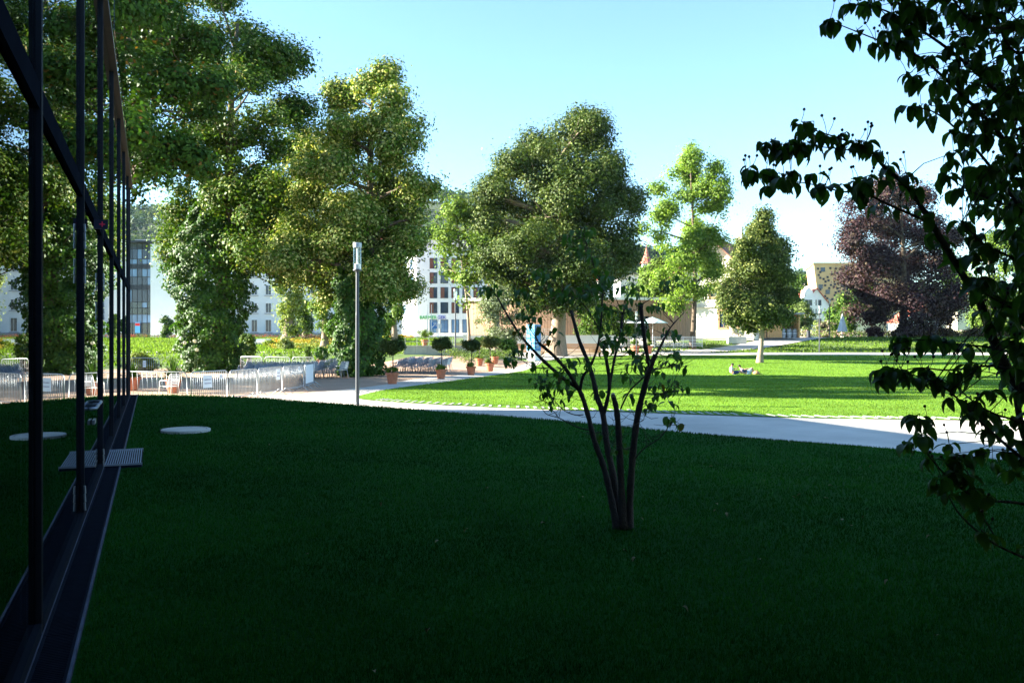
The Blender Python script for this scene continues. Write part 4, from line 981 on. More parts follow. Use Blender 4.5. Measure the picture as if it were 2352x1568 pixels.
cols_ = [XP(x, D) for x in (268, 280, 292, 304, 316, 327, 339, 350)]
pg = glassmat('tower_glass', 1.6, (.5, .6, .7))
for i in range(len(rows) - 1):
    for j in range(len(cols_) - 1):
        MB().box(((cols_[j] + cols_[j + 1]) / 2, D - .1, (rows[i] + rows[i + 1]) / 2), (cols_[j + 1] - cols_[j] - .08, .03, abs(rows[i + 1] - rows[i]) - .08)).build('pane', WINL if (i in (6, 7, 1) and j % 4) or (i * 3 + j) % 7 == 0 else WINM if i > 3 else pg, r)  # pale panes: reflected sky painted as colour
for x in cols_: MB().box((x, D - .12, (zb + ztop) / 2), (.09, .14, ztop - zb)).build('mullion', FRAME, r)
for z in rows: MB().box(((xa + xb) / 2, D - .13, z), (xb - xa, .12, .12 if z not in (rows[5], rows[7]) else .9)).build('transom', FRAME, r)
MB().box((XP(318, D), D - .35, ZP(752, D)), (.9, .06, 1.9)).build('banner', BLUEL, r); MB().box((XP(318, D), D - .352, ZP(745, D)), (.85, .06, .5)).build('banner_head', M('sign_red2', (.55, .03, .03), .5), r)
# long white building with red roof
D = 160; ze = ZP(598, D)
r = thing('long_white_building', 'long white building with red tiled roof behind the ivy trees', 'building', (XP(620, D), D, 2))
xa, xb = XP(425, D), XP(905, D)
MB().box(((xa + xb) / 2, D + 6, (1.7 + ze) / 2), (xb - xa, 12, ze - 1.7)).build('wall', WHITE, r)
m = MB(); m.prism([(xa - .6, D - .6, ze), (xa - .6, D + 3.2, ze + 5.5), (xa - .6, D + 8.5, ze + 5.5), (xa - .6, D + 12.6, ze)], (xb - xa + 1.2, 0, 0)); m.build('roof', ROOF, r)
MB().box(((xa + xb) / 2, D - .25, 2.2), (xb - xa, .4, 1.3)).build('plinth', GREYW, r)
for row in range(4):
    z = 4.2 + row * 3.35
    for i in range(14):
        x = xa + 2.5 + i * (xb - xa - 5) / 13
        f = rect_window(r, Vector((x, D, z)), UX, UYm, 1.0, 1.75 if row else 2.2, WINM, WHITE, fw=.12, proud=.12)
        MB().box((x, D - .1, z - 1.05 - (0 if row else .2)), (1.5, .25, .1)).build('sill', GREYW, f)
for x in (450, 505, 560, 620, 680, 740, 800):
    f = MB(); cx = XP(x, D); f.prism([(cx - 1.3, D - .2, ze + .4), (cx + 1.3, D - .2, ze + .4), (cx + 1.3, D - .2, ze + 2.2), (cx, D - .2, ze + 3.0), (cx - 1.3, D - .2, ze + 2.2)], (0, 2.5, 0))
    f = f.build('dormer', WHITE, r); MB().box((cx, D - .22, ze + 1.4), (1.4, .06, 1.3)).build('pane', WINM, f)
MB().box((XP(438, 155), 157.6, ZP(680, 155)), (2.2, 4.6, 14.4)).build('grey_link', GREYW, r)
# white office building with lettering
D = 180
A = Vector((XP(957, D), D, 0)); B = Vector((XP(1215, D), D - 2, 0)); C_ = Vector((XP(903, 196), 196, 0))
zb, ztop = 2.0, ZP(574, D)
r = thing('office_building', 'white office block with brown shutters and green and blue lettering', 'building', (A.x, A.y, zb))
bk = Vector((B.x + 3, B.y + 17, 0))
MB().prism([(q.x, q.y, zb - .5) for q in (A, B, bk, C_)], (0, 0, ztop - zb + .5)).build('wall', WHITE, r)
MB().prism([(q.x, q.y, ztop) for q in (A + (C_ - A) * .3 + Vector((1, 0, 0)), B + Vector((0, 4, 0)), bk, C_ + Vector((1, 0, 0)))], (0, 0, 2.6)).build('penthouse', GREYW, r)
t = (B - A).normalized(); nv = Vector((t.y, -t.x, 0)); s = D / FP
for ri, (y0, y1) in enumerate(((592.7, 617), (626, 651), (660, 685), (694.6, 719.4), (734, 764))):
    for ci in range(9):
        xc = 987.5 + 8.5 + ci * 25.3
        c = A + t * ((xc - 957) * s) + Vector((0, 0, ZP((y0 + y1) / 2, D)))
        sh = None if ri == 4 else [1, -1, -1, None, -1, 1, -1, None, -1][(ci + ri * 2) % 9]
        rect_window(r, c, t, nv, 1.5, (y1 - y0) * s - .1, WINM if ri < 4 else WINL, FRAME, -1 if sh else None, fw=.06, proud=.09)
t2_ = (C_ - A).normalized(); n2_ = Vector((t2_.y, -t2_.x, 0)); n2_ = n2_ if n2_.x < 0 else -n2_
for y0, y1 in ((592.7, 617), (626, 651), (660, 685), (694.6, 719.4), (734, 764)):
    for q in (.2, .48, .76):
        c = A + t2_ * (q * (C_ - A).length) + Vector((0, 0, ZP((y0 + y1) / 2, D)))
        rect_window(r, c, t2_, n2_, 2.0, (y1 - y0) * s - .1, WINL, WHITE, fw=.06, proud=.07)
MB().box((A.x + 12, A.y - 3, 2.0), (30, 6, .5)).build('entrance_step', STONE, r)
def lettering(txt, size, loc, nv, mat, parent, name='lettering'):
    cu = bpy.data.curves.new('text', 'FONT'); cu.body = txt; cu.size = size; cu.extrude = .05; cu.resolution_u = 2
    ob = bpy.data.objects.new('text', cu); COL.objects.link(ob); bpy.context.view_layer.update()
    me = bpy.data.meshes.new_from_object(ob.evaluated_get(bpy.context.evaluated_depsgraph_get()))
    bpy.data.objects.remove(ob); me.materials.clear()
    o = link(name, me, mat, parent); wid = max(v.co.x for v in me.vertices)
    o.rotation_euler = (math.pi / 2, 0, math.atan2(nv.x, -nv.y)); o.location = Vector(loc) - ORI[parent.name]
    return wid
c = A + t * ((964 - 957) * s) + nv * .12; c.z = ZP(732.5, D)
wd = lettering('BARMER', .98, c, nv, M('sign_green', (.05, .42, .09), .5), r)
lettering('GEK', .98, c + t * (wd + .12), nv, M('sign_blue', (.05, .06, .42), .5), r)
sg = thing('arrow_sign', 'blue square sign with white arrow before the office entrance', 'sign', (XP(997, 172), 172, 2))
cx = XP(997, 172); zc = ZP(747, 172)
MB().box((cx, 172, zc), (1.25, .08, 1.25)).build('board', BLUE, sg)
for sx in (-.5, .5): MB().tube([(cx + sx, 172.06, zc + .5), (cx + sx, 172.06, 1.9)], .04, 6).build('post', STEEL, sg)
m = MB(); Ry = Matrix.Rotation(math.radians(-45), 3, 'Y')
for p_, q_ in ((Vector((-.42, 0, -.42)), Vector((.36, 0, .36))), (Vector((.42, 0, .42)), Vector((-.14, 0, .42))), (Vector((.42, 0, .42)), Vector((.42, 0, -.14)))):
    m.bar(Vector((cx, 171.94, zc)) + p_, Vector((cx, 171.94, zc)) + q_, .16, .03, Vector((0, 1, 0)))
m.build('arrow', PAPER, sg)
sg = thing('notice_board', 'small white notice board right of the blue arrow sign', 'sign', (XP(1011, 172), 172, 2))
MB().box((XP(1011, 172), 172, ZP(749, 172)), (.6, .06, .85)).build('board', WHITE, sg); MB().tube([(XP(1011, 172), 172.06, 1.9), (XP(1011, 172), 172.06, 4)], .04, 6).build('post', STEEL, sg)
for i, x in enumerate((982, 991, 1006)):
    b = Vector((XP(x, 165), 165, 2)); r = thing('flagpole', ['left', 'middle', 'right'][i] + ' one of three thin white flagpoles before the office block', 'flagpole', b)
    MB().lathe([(.08, 0), (.05, 6.2)], b, 8).build('pole', WHITE, r); MB().lathe([(.07, 6.2), (.09, 6.28), (.02, 6.36)], b, 8).build('finial', WHITE, r)

# wooden pavilion with curved plank wall
cxp, cyp, Rp = 9.5, 142.0, 30.0
zb, ztp = 2.0, ZP(689, 113)
r = thing('wooden_pavilion', 'curved timber-clad pavilion behind the big trunk', 'building', (cxp, cyp - Rp, zb))
n = 74
for i in range(n):
    a0 = math.radians(-90 - 31 + 62 * i / n); a1 = math.radians(-90 - 31 + 62 * (i + .93) / n); am = (a0 + a1) / 2
    x = cxp + Rp * math.cos(am); y = cyp + Rp * math.sin(am)
    if -89 < math.degrees(am) < -73 : z0 = zb + 2.9
    elif -113.5 < math.degrees(am) < -112: z0 = zb + 3.0
    else: z0 = zb - .3
    MB().box((x, y, (z0 + ztp) / 2 + rng.uniform(-.01, .01)), (Rp * (a1 - a0), .09 + rng.uniform(0, .03), ztp - z0), am + math.pi / 2).build('plank', WOOD, r)
inner = [(cxp + (Rp - .15) * math.cos(math.radians(-121 + 62 * i / 24)), cyp + (Rp - .15) * math.sin(math.radians(-121 + 62 * i / 24)), zb) for i in range(25)]
MB().prism(inner, (0, 0, ztp - zb - .1)).build('core', M('pavilion_dark', (.02, .021, .024), .25, spec=.5), r)
outer = [(cxp + (Rp + .5) * math.cos(math.radians(-122 + 64 * i / 24)), cyp + (Rp + .5) * math.sin(math.radians(-122 + 64 * i / 24)), ztp) for i in range(25)]
MB().prism(outer, (0, 0, .35)).build('roof_edge', WHITE, r)
for i in range(5):
    am = math.radians(-88 + i * 3.6); MB().box((cxp + (Rp + .02) * math.cos(am), cyp + (Rp + .02) * math.sin(am), zb + 1.45), (.14, .14, 2.9), am).build('door_post', FRAME, r)
# plain white house right of the round tree
r = gable_house('white_house', 'white house glimpsed right of the round-crowned tree', XP(1425, 146), XP(1483, 146), 146, 10, 2, ZP(640, 146), ZP(626, 146), WHITE, GREYW)
for x, y in ((1437, 700), (1462, 700), (1437, 665), (1462, 665), (1451, 738)):
    rect_window(r, Vector((XP(x, 146), 146, ZP(y, 146))), UX, UYm, .9, 1.3, WINM, GREYW)
# cream gabled house
D = 125; zb = 2.0
x0, x1 = XP(1540, D), XP(1730, D)
r = gable_house('cream_house', 'old cream house with gable and stone window frames', x0, x1, D, 13, zb, ZP(640, D), ZP(548, D), CREAM, M('brown_roof_tiles', (.20, .10, .07), .85, var=.25, scale=2, bump=.5, bscale=7), over=1.6)
MB().box(((x0 + x1) / 2, D - .12, ZP(703, D)), (x1 - x0 + .3, .34, .38)).build('cornice', STONE, r)
MB().box(((x0 + x1) / 2, D - .06, zb + .35), (x1 - x0 + .2, .22, .9)).build('plinth', STONE, r)
SAND = M('brown_sandstone', (.30, .19, .11), .9, var=.2, scale=3)
for x, y, w_, h_ in ((1581, 733, 1.1, 2.4), (1662, 733, 1.1, 2.4), (1705, 733, 1.1, 2.4), (1585, 668, 1.0, 1.7), (1640, 668, 1.0, 1.7), (1690, 668, 1.0, 1.7), (1636, 605, .9, 1.4)):
    rect_window(r, Vector((XP(x, D), D, ZP(y, D))), UX, UYm, w_, h_, WINM, SAND, fw=.3, proud=.14)
m = MB()
for k in range(9): m.box((x1 - .3 - .1 * (k % 2), D - .04, zb + .6 + k * .5), (.75 + .2 * (k % 2), .16, .46))
m.build('quoin', GREYW, r)
MB().box((XP(1662, D) + 1.0, D + 5, ZP(543, D)), (.9, .9, 3.6)).build('chimney', CREAM, r)
r.rotation_euler = (0, 0, math.radians(-30))
r = thing('door_annex', 'grey door annex right beside the cream house', 'building', (XP(1745, D), D, zb))
MB().box((XP(1745, D), D + 3, zb + 1.7), (2.2, 5, 3.6)).build('wall', GREYW, r); MB().box((XP(1745, D), D + .46, zb + 1.1), (1.0, .06, 2.2)).build('door', FRAME, r)
# shed with barrels
D = 124; xa, xb = XP(1757, D), XP(1838, D); zs = ZP(722, D)
r = thing('timber_shed', 'open timber shed with flat roof right of the conical tree', 'shed', ((xa + xb) / 2, D, zb))
MB().box(((xa + xb) / 2, D + 3.2, (zb + zs) / 2), (xb - xa, .2, zs - zb)).build('back_wall', WOOD, r)
for x in (xa + .1, xb - .1): MB().box((x, D + 1.6, (zb + zs) / 2), (.2, 3, zs - zb)).build('side_wall', WOODO, r)
for k in range(7): MB().box((xa + .5 + .31 * k, D + .05, (zb + zs) / 2 - .3), (.28, .08, zs - zb - .7)).build('plank', WOODO, r)
MB().box(((xa + xb) / 2, D + 1.5, zs + .12), (xb - xa + .8, 4.4, .25)).build('roof', GREYW, r)
for k, x in enumerate((1803, 1817, 1830)):
    b = Vector((XP(x, D), D + .9, zb)); rr = thing('barrel', ['left', 'middle', 'right'][k] + ' grey barrel inside the timber shed', 'barrel', b, 'barrels in the shed')
    MB().lathe([(.28, 0), (.3, .02), (.39, .5), (.4, .65), (.39, .8), (.3, 1.28), (.26, 1.3), (.25, 1.25), (0, 1.25)], b, 14).build('staves', M('barrel_grey', (.42, .45, .50), .6, var=.15), rr)
    m = MB()
    for z, R in ((.2, .345), (.45, .388), (.85, .388), (1.1, .345)): m.lathe([(R, z - .03), (R + .012, z), (R, z + .03)], b, 14)
    m.build('hoop', FRAME, rr)

# gold perforated leaning building
D = 260
r = thing('gold_building', 'golden perforated building with outward-leaning wall on the right', 'building', (XP(1940, D), D, 2))
f4 = [P(1889, 768, D), P(2075, 768, D), P(2092, 607, D), P(1869, 607, D)]
MB().prism(f4, (6, 24, 0)).build('wall', ORANGEF, r)
rg = np.random.default_rng(8)
def onface(u, v):
    a = f4[0].lerp(f4[1], u); b = f4[3].lerp(f4[2], u); return a.lerp(b, v)
pts_ = []
for k in range(900):
    u, v = rg.uniform(.03, .97), rg.uniform(.05, .96)
    if all((u - a) ** 2 * 3 + (v - b) ** 2 * 2 > .0032 for a, b in pts_): pts_.append((u, v))
for i, (u, v) in enumerate(pts_):
    c = onface(u, v); w = 1.3 if i % 9 == 0 else .62
    MB().box(c + Vector((0, -.06, 0)), (w, .2, w)).build('window', FRAME if i % 9 else WINM, r)
MB().prism([f4[3] + Vector((-.3, -.3, 0)), f4[2] + Vector((.3, -.3, 0)), f4[2] + Vector((6.3, 24.3, 0)), f4[3] + Vector((5.7, 24.3, 0))], (0, 0, .5)).build('roof_edge', ORANGEF, r)
# white villa with red roof and curved gable
D = 240
r = gable_house('villa', 'white villa with red roof left of the golden building', XP(1846, D), XP(1905, D), D, 12, 2, ZP(700, D), ZP(662, D), WHITE, ROOF)
m = MB(); xm = XP(1856, D); zg = ZP(703, D)
m.prism([(xm - 1.9, D - .6, 2), (xm + 1.9, D - .6, 2), (xm + 1.9, D - .6, zg + 2.2), (xm + 1.3, D - .6, zg + 2.6), (xm + 1.1, D - .6, zg + 4.2), (xm + .5, D - .6, zg + 4.8), (xm, D - .6, zg + 5.6), (xm - .5, D - .6, zg + 4.8), (xm - 1.1, D - .6, zg + 4.2), (xm - 1.3, D - .6, zg + 2.6), (xm - 1.9, D - .6, zg + 2.2)], (0, 3, 0))
m.build('gable', WHITE, r)
for x in (1852, 1860, 1872, 1883):
    for y in (695, 716, 738): rect_window(r, Vector((XP(x, D), D - (.62 if x < 1865 else 0), ZP(y, D))), UX, UYm, .75, 1.5, WINM, GREYW)
for x, w_, ht, dd, lab, mm in ((2245, 46, 690, 205, 'pale house with red roof far behind the copper beech', CREAM), (2130, 60, 738, 230, 'low pale house behind the copper beech trunk', WHITE), (1990, 40, 715, 215, 'small pale house below the copper beech', CREAM),
                               (1398, 22, 640, 330, 'house with red roof glimpsed through the round-crowned tree', WHITE), (1520, 16, 622, 400, 'dark roofed house on the hillside near the red spire', CREAM), (1862, 12, 642, 470, 'tiny pale house on the right-hand hillside', CREAM), (974, 12, 522, 520, 'small white house high on the wooded hill', WHITE)):
    zbase = ZP(ht + 55 * (1 if dd < 300 else .5), dd)
    zbase = min(zbase, 2.0) if dd < 300 else zbase - 6
    r = gable_house('distant_house', lab, XP(x - w_, dd), XP(x + w_, dd), dd, 9, zbase, ZP(ht, dd), ZP(ht - w_ * .62, dd), mm, ROOF)
    for q in (-.6, -.2, .2, .6): rect_window(r, Vector((XP(x + q * w_, dd), dd, ZP(ht + 9, dd))), UX, UYm, .9, 1.2, WINM, GREYW)
# church tower with red spire
D = 420; b = Vector((XP(1485, D), D, ZP(640, D)))
r = thing('church_tower', 'small white tower with pointed red spire on the wooded hill', 'church tower', b)
MB().box(b + Vector((0, 0, 1.5)), (4.2, 4.2, 12)).build('shaft', WHITE, r)
MB().lathe([(3.4, 7.3), (2.6, 8.6), (1.2, 11.5), (.15, 15.6), (.05, 17)], b, 8).build('spire', ROOF, r)
for sx in (-.9, .9): MB().box(b + Vector((sx, -2.12, 5.2)), (.8, .1, 1.6)).build('window', FRAME, r)

# stone lion on a block
b = G(1690, 118); b.z -= .05
r = thing('stone_lion', 'pale stone lion sculpture on a block before the cream house', 'sculpture', b)
MB().box(b + Vector((.1, 0, .5)), (2.5, 1.1, 1.0)).build('plinth', STONE, r, bevel=.04)
def skin_body(name, pts, edges, rad, mat, parent, sub=2, root=0):
    me = bpy.data.meshes.new(name); o = ORI[parent.name]
    me.from_pydata([tuple(Vector(p) - o) for p in pts], edges, [])
    ob = link(name, me, mat, parent); md = ob.modifiers.new('skin', 'SKIN'); md.use_smooth_shade = True
    for i, v in enumerate(me.skin_vertices[0].data):
        rr = rad[i]; v.radius = (rr, rr) if not hasattr(rr, '__len__') else rr; v.use_root = (i == root)
    s_ = ob.modifiers.new('sub', 'SUBSURF'); s_.levels = sub; s_.render_levels = sub
    bpy.context.view_layer.update()
    m2 = bpy.data.meshes.new_from_object(ob.evaluated_get(bpy.context.evaluated_depsgraph_get()))
    ob.modifiers.clear(); ob.data = m2; bpy.data.meshes.remove(me)
    m2.name = name; m2.materials.clear(); m2.materials.append(mat)
    return ob
z = b.z + 1.0
pt = [Vector((b.x + a, b.y + c_, z + e)) for a, c_, e in ((.75, 0, .42), (.2, 0, .5), (-.4, 0, .85), (-.62, 0, 1.3), (-.9, 0, 1.4), (-1.05, 0, 1.3), (.8, -.25, .35), (.35, -.36, .1), (.8, .25, .35), (.35, .36, .1), (-.55, -.22, .6), (-.62, -.24, .05), (-.55, .22, .6), (-.62, .24, .05), (-.9, -.24, .05), (-.9, .24, .05), (1.05, 0, .15), (.9, .4, .1))]
skin_body('lion_body', pt, [(0, 1), (1, 2), (2, 3), (3, 4), (4, 5), (0, 6), (6, 7), (0, 8), (8, 9), (2, 10), (10, 11), (2, 12), (12, 13), (11, 14), (13, 15), (0, 16), (16, 17)],
          [.38, .36, .40, .42, .26, .14, .26, .13, .26, .13, .17, .12, .17, .12, .1, .1, .07, .05], M('sandstone_lion', (.50, .42, .30), .9, var=.15, scale=5), r, 2, 1)

# ------------------------------------------------------------------ wooded hills
hx = np.array([-2600, -1500, -600, -200, 290, 440, 700, 1000, 1200, 1330, 1460, 1540, 1700, 1830, 1900, 2000, 2352, 3200, 4500])
hy = np.array([560, 520, 480, 470, 478, 470, 440, 446, 470, 500, 545, 575, 610, 622, 614, 640, 650, 660, 700])
def hill_h(x, d):
    xp = CXP + FP * x / np.maximum(d, 1); top = (HZ - np.interp(xp, hx, hy) - 38) / FP * 760 + 0
    return top * sm(300, 760, d) ** .8 * (1 - .25 * sm(760, 1300, d)) * (1 + .05 * np.sin(x * .021 + d * .013)) + 1.0
an = np.linspace(-1.05, 1.05, 150); dd = np.array([290, 330, 380, 430, 490, 560, 640, 720, 760, 820, 950, 1150, 1500])
HA, HD = np.meshgrid(an, dd); HX = np.tan(HA) * HD
HZz = hill_h(HX, HD); HZz[0] = 0.5
nx, ny = len(an), len(dd); idx = np.arange(nx * ny).reshape(ny, nx)
hF = np.stack([idx[:-1, :-1], idx[:-1, 1:], idx[1:, 1:], idx[1:, :-1]], -1).reshape(-1, 4)
o = np_mesh('hill', np.stack([HX, HD, HZz], -1).reshape(-1, 3), hF, 4, M('hill_floor', (.03, .05, .015), .95, scale=.02), smooth=True); o['kind'] = 'structure'
rng = np.random.default_rng(77)
n = 2000
da = rng.uniform(340, 800, n); aa = rng.uniform(-.72, .45, n); X = np.tan(aa) * da; Z = hill_h(X, da)
R = rng.uniform(4.0, 7.5, n); k = 34
D_ = unit(rng.normal(size=(n, k, 3))); D_[..., 2] = np.abs(D_[..., 2]) * 1.15
rad = R[:, None] * rng.uniform(.7, 1.05, (n, k)) * (1 + .22 * np.sin(D_[..., 0] * 5 + aa[:, None] * 90) * np.cos(D_[..., 1] * 6))
Cc = np.stack([X, da, Z + 3.0], -1)[:, None] + D_ * rad[..., None] * np.array([1, 1, 1.25])
O = unit(D_ + rng.normal(size=D_.shape) * .35)
V = leaf_quads(Cc.reshape(-1, 3), O.reshape(-1, 3), 2.9, rng, .9)
pal = np.array([(.034, .068, .016), (.045, .08, .018), (.027, .056, .015), (.07, .10, .024), (.04, .072, .024)])
cl = np.repeat(pal[rng.integers(0, 5, n)], k, 0) * rng.uniform(.75, 1.25, (n * k, 1))
o = np_mesh('hill_forest', V.reshape(-1, 3), np.arange(4 * n * k).reshape(-1, 4), 4, LEAF, col=np.repeat(cl, 4, 0)); tag(o, 'dense wooded hillside along the horizon', 'forest', kind='stuff')
# belt of trees in the middle distance
belt = [(1826, 712, 16, 30, 'olive-coloured tree left of the villa'), (1832, 660, 22, 26, 'dark tree on the slope left of the golden building'), (1480, 640, 24, 26, 'dark tree below the red spire'), (1560, 600, 30, 30, 'tree behind the cream house roof'),
        (1000, 560, 40, 40, 'dark tree behind the office block'), (940, 580, 40, 30, 'tree behind the left corner of the office block'), (2180, 650, 40, 60, 'tree behind the right side of the copper beech'), (2000, 690, 40, 40, 'tree behind the left foot of the copper beech'), (1918, 735, 12, 26, 'slim tree against the golden building')]
for i, (x, y, rx, ry, lab) in enumerate(belt):
    d = (225, 300, 300, 180, 230, 230, 200, 215, 200)[i]; b = Vector((XP(x, d), d, 1.8)); t = thing('distant_tree', lab, 'tree', b, 'distant trees')
    lb = lobes_px([(x + rng.uniform(-.5, .5) * rx, y + q * ry * .8, rx * rng.uniform(.5, .75), ry * .38) for q in (-.8, -.4, 0, .4, .8)], d)
    skeleton(t, rng, b, P(x, y - ry * .6, d), .35, .08, lb, BARK, .15, twigs=0)
    crown(t, 'crown', rng, lb, 240, 18, .8, .8, LIN + LINB[:2], LEAF, .4)
# ------------------------------------------------------------------ dogwoods in the foreground
def leaf_proto(i, rg):
    """one pointed, veined, cupped leaf about 1 long, starting at the origin along +x and drooping"""
    st = [0, .16, .38, .62, .84, 1.0]; wd = [0, .22, .28, .22, .10, 0]; droop = rg.uniform(.9, 1.7); cup = rg.uniform(.25, .6)
    V = []; x = z = 0; ang = rg.uniform(.15, .45)
    for k, (t, w) in enumerate(zip(st, wd)):
        if k:
            dl = st[k] - st[k - 1]; ang -= droop * dl; x += math.cos(ang) * dl; z += math.sin(ang) * dl
        nx_, nz_ = -math.sin(ang), math.cos(ang)
        if w == 0: V.append((x, 0, z))
        else:
            tw = rg.uniform(-.03, .03)
            V += [(x + nx_ * w * cup, -w * math.cos(cup), z + nz_ * w * cup), (x, 0, z), (x + nx_ * w * cup, w * math.cos(cup) + tw, z + nz_ * w * cup)]
    F = [(0, 2, 1), (0, 3, 2)]
    for k in range(3):
        a = 1 + 3 * k; F += [(a, a + 1, a + 4, a + 3), (a + 1, a + 2, a + 5, a + 4)]
    F += [(10, 11, 13), (11, 12, 13)]
    me = bpy.data.meshes.new('leaf'); me.from_pydata(V, [], F); me.polygons.foreach_set('use_smooth', [True] * len(F)); me.update()
    return me
rg = np.random.default_rng(5)
DOGL = leafmat('dogwood_leaf', .4, .45, .35, (1.0, 1.25, .4), fixed=((.04, .105, .02), (.085, .16, .036)))
DOGY = leafmat('dogwood_leaf_yellowing', .35, .5, .3, (1.1, 1.0, .4), fixed=((.10, .12, .02), (.16, .10, .02)))
PROT = [leaf_proto(i, rg) for i in range(8)]
for me in PROT: me.materials.append(DOGL)
PROTY = [leaf_proto(i, rg) for i in range(2)]
for me in PROTY: me.materials.append(DOGY)
def bez(pts, n=5): return [Vector(p) for p in smooth_line([tuple(p) for p in pts], n)]
def leaf_mats(c, num, L, rg, droop=.5, sp=.2):
    out = []; a0 = rg.uniform(0, 2 * math.pi)
    for k in range(num):
        a = a0 + 2 * math.pi * k / num + rg.uniform(-.4, .4)
        Mx = Matrix.Translation(c + Vector((rg.uniform(-sp, sp) * L, rg.uniform(-sp, sp) * L, rg.uniform(-.6, .6) * sp * L))) @ Matrix.Rotation(a, 4, 'Z') @ Matrix.Rotation(droop + rg.uniform(-.45, .5), 4, 'Y') @ Matrix.Rotation(rg.uniform(-.5, .5), 4, 'X') @ Matrix.Scale(L * rg.uniform(.6, 1.25), 4)
        out.append(Mx)
    return out
def put_leaves(root, mats, limit, rg, yellow=.0):
    o0 = ORI[root.name]
    order = sorted(range(len(mats)), key=lambda i: mats[i].translation.y)
    rest = []
    for q, i in enumerate(order):
        me = (PROTY if rg.uniform() < yellow else PROT)[int(rg.integers(0, 2 if rg.uniform() < 0 else 8)) % (8)] if False else (PROTY[int(rg.integers(0, 2))] if rg.uniform() < yellow else PROT[int(rg.integers(0, 8))])
        if q < limit:
            ob = bpy.data.objects.new('leaf', me); COL.objects.link(ob); ob.parent = root; ORI[ob.name] = o0
            ob.matrix_local = Matrix.Translation(-o0) @ mats[i]
        else: rest.append((me, mats[i]))
    if rest:
        m = MB()
        for me, mx in rest: m.add([mx @ v.co for v in me.vertices], [tuple(p.vertices) for p in me.polygons])
        ob = m.build('foliage', DOGL, root, smooth=True); ob['kind'] = 'stuff'
def nearest(c, lines):
    best = None
    for ln, rr in lines:
        for p, r in zip(ln, rr):
            dd_ = (p - c).length + max(0, p.z - c.z) * .6
            if best is None or dd_ < best[0]: best = (dd_, p, r)
    return best

# --- pruned multi-stem dogwood on the near lawn
D0 = 8.4
def c8(x, y, dd=0.0): return P(1102.5 + .504 * x, 496 + .504 * y, D0 + dd)
base = P(1427, 1215, D0); base.z = float(zn(base.x, base.y))
dw = thing('multi_stem_dogwood', 'pruned multi-stem small tree standing alone on the shaded near lawn', 'tree', base)
stems = [([(628, 1440, 0), (590, 1250, .05), (560, 1130, .08), (520, 1020, .1), (490, 900, .12), (450, 790, .15), (380, 740, .2), (270, 640, .25), (190, 550, .3), (130, 460, .3), (80, 370, .32)], .044, .010),
         ([(450, 790, .15), (400, 710, .05), (340, 640, -.02), (270, 580, -.08)], .026, .019),
         ([(455, 800, .15), (470, 730, .1), (500, 690, .05), (535, 600, 0), (550, 500, -.02), (556, 405, -.03), (560, 330, -.03)], .020, .009),
         ([(645, 1440, .05), (610, 1200, .12), (580, 1050, .2), (560, 900, .28), (535, 830, .3), (515, 740, .35), (490, 660, .4), (450, 560, .45), (415, 430, .5)], .046, .021),
         ([(655, 1440, -.02), (640, 1150, -.06), (630, 960, -.1), (620, 870, -.12), (606, 818, -.12)], .046, .028),
         ([(565, 900, .28), (590, 780, .22), (580, 680, .2), (560, 590, .18)], .025, .021),
         ([(588, 790, .22), (600, 720, .24), (615, 640, .28), (640, 540, .3), (650, 450, .32)], .018, .015),
         ([(680, 1440, 0), (685, 1250, -.03), (700, 1050, -.06), (720, 900, -.1), (750, 780, -.15), (775, 690, -.18), (800, 632, -.2)], .046, .030),
         ([(776, 692, -.18), (755, 600, -.22), (740, 480, -.28), (733, 405, -.3)], .026, .022),
         ([(786, 665, -.19), (830, 580, -.12), (868, 508, -.08), (930, 440, 0)], .020, .004),
         ([(640, 880, -.1), (680, 800, -.16), (740, 740, -.22), (790, 690, -.2)], .011, .008)]
tw = [([(690, 1130, -.05), (740, 1065, -.1), (820, 1010, -.15), (865, 950, -.18), (880, 925, -.18)], .008, .003), ([(500, 975, .1), (440, 960, .2), (360, 920, .25), (300, 900, .3), (270, 850, .32)], .008, .0025),
      ([(360, 920, .25), (320, 870, .2), (290, 840, .2), (262, 845, .2)], .004, .002), ([(470, 905, .12), (430, 905, .0), (370, 875, -.05), (300, 790, -.1), (250, 740, -.1)], .006, .002),
      ([(760, 770, -.15), (800, 830, -.3), (760, 880, -.35), (745, 930, -.35)], .005, .002), ([(690, 1050, -.06), (655, 1060, -.15), (640, 1020, -.2)], .007, .003), ([(800, 700, -.2), (850, 690, -.3), (905, 675, -.35)], .006, .002),
      ([(745, 800, -.15), (800, 810, -.3), (870, 800, -.35), (935, 795, -.4)], .006, .002), ([(610, 1050, .15), (580, 1020, .3), (545, 985, .4)], .005, .002), ([(330, 690, .22), (250, 690, .1), (180, 650, 0), (140, 640, 0)], .006, .002),
      ([(560, 330, -.03), (520, 230, -.02), (480, 110, 0), (460, 70, 0)], .008, .002), ([(545, 520, 0), (470, 400, .1), (390, 360, .15), (300, 340, .2)], .007, .002), ([(235, 600, .27), (230, 540, .2), (215, 470, .15)], .006, .002)]
lines = []; m = MB(); rg = np.random.default_rng(9)
for pts, r0, r1 in stems:
    ln = bez([c8(*p) for p in pts], 4); rr = [.8 * (r0 + (r1 - r0) * (i / (len(ln) - 1))) for i in range(len(ln))]
    rr = [r * (1 + .10 * math.sin(i * 2.3 + r0 * 900)) for i, r in enumerate(rr)]
    if pts[0][1] > 1400: rr[0] *= 1.5; rr[1] *= 1.25
    lines.append((ln, rr)); MB().tube(ln, rr, 10).build('stem', BARKD, dw, smooth=True)
tm = MB()
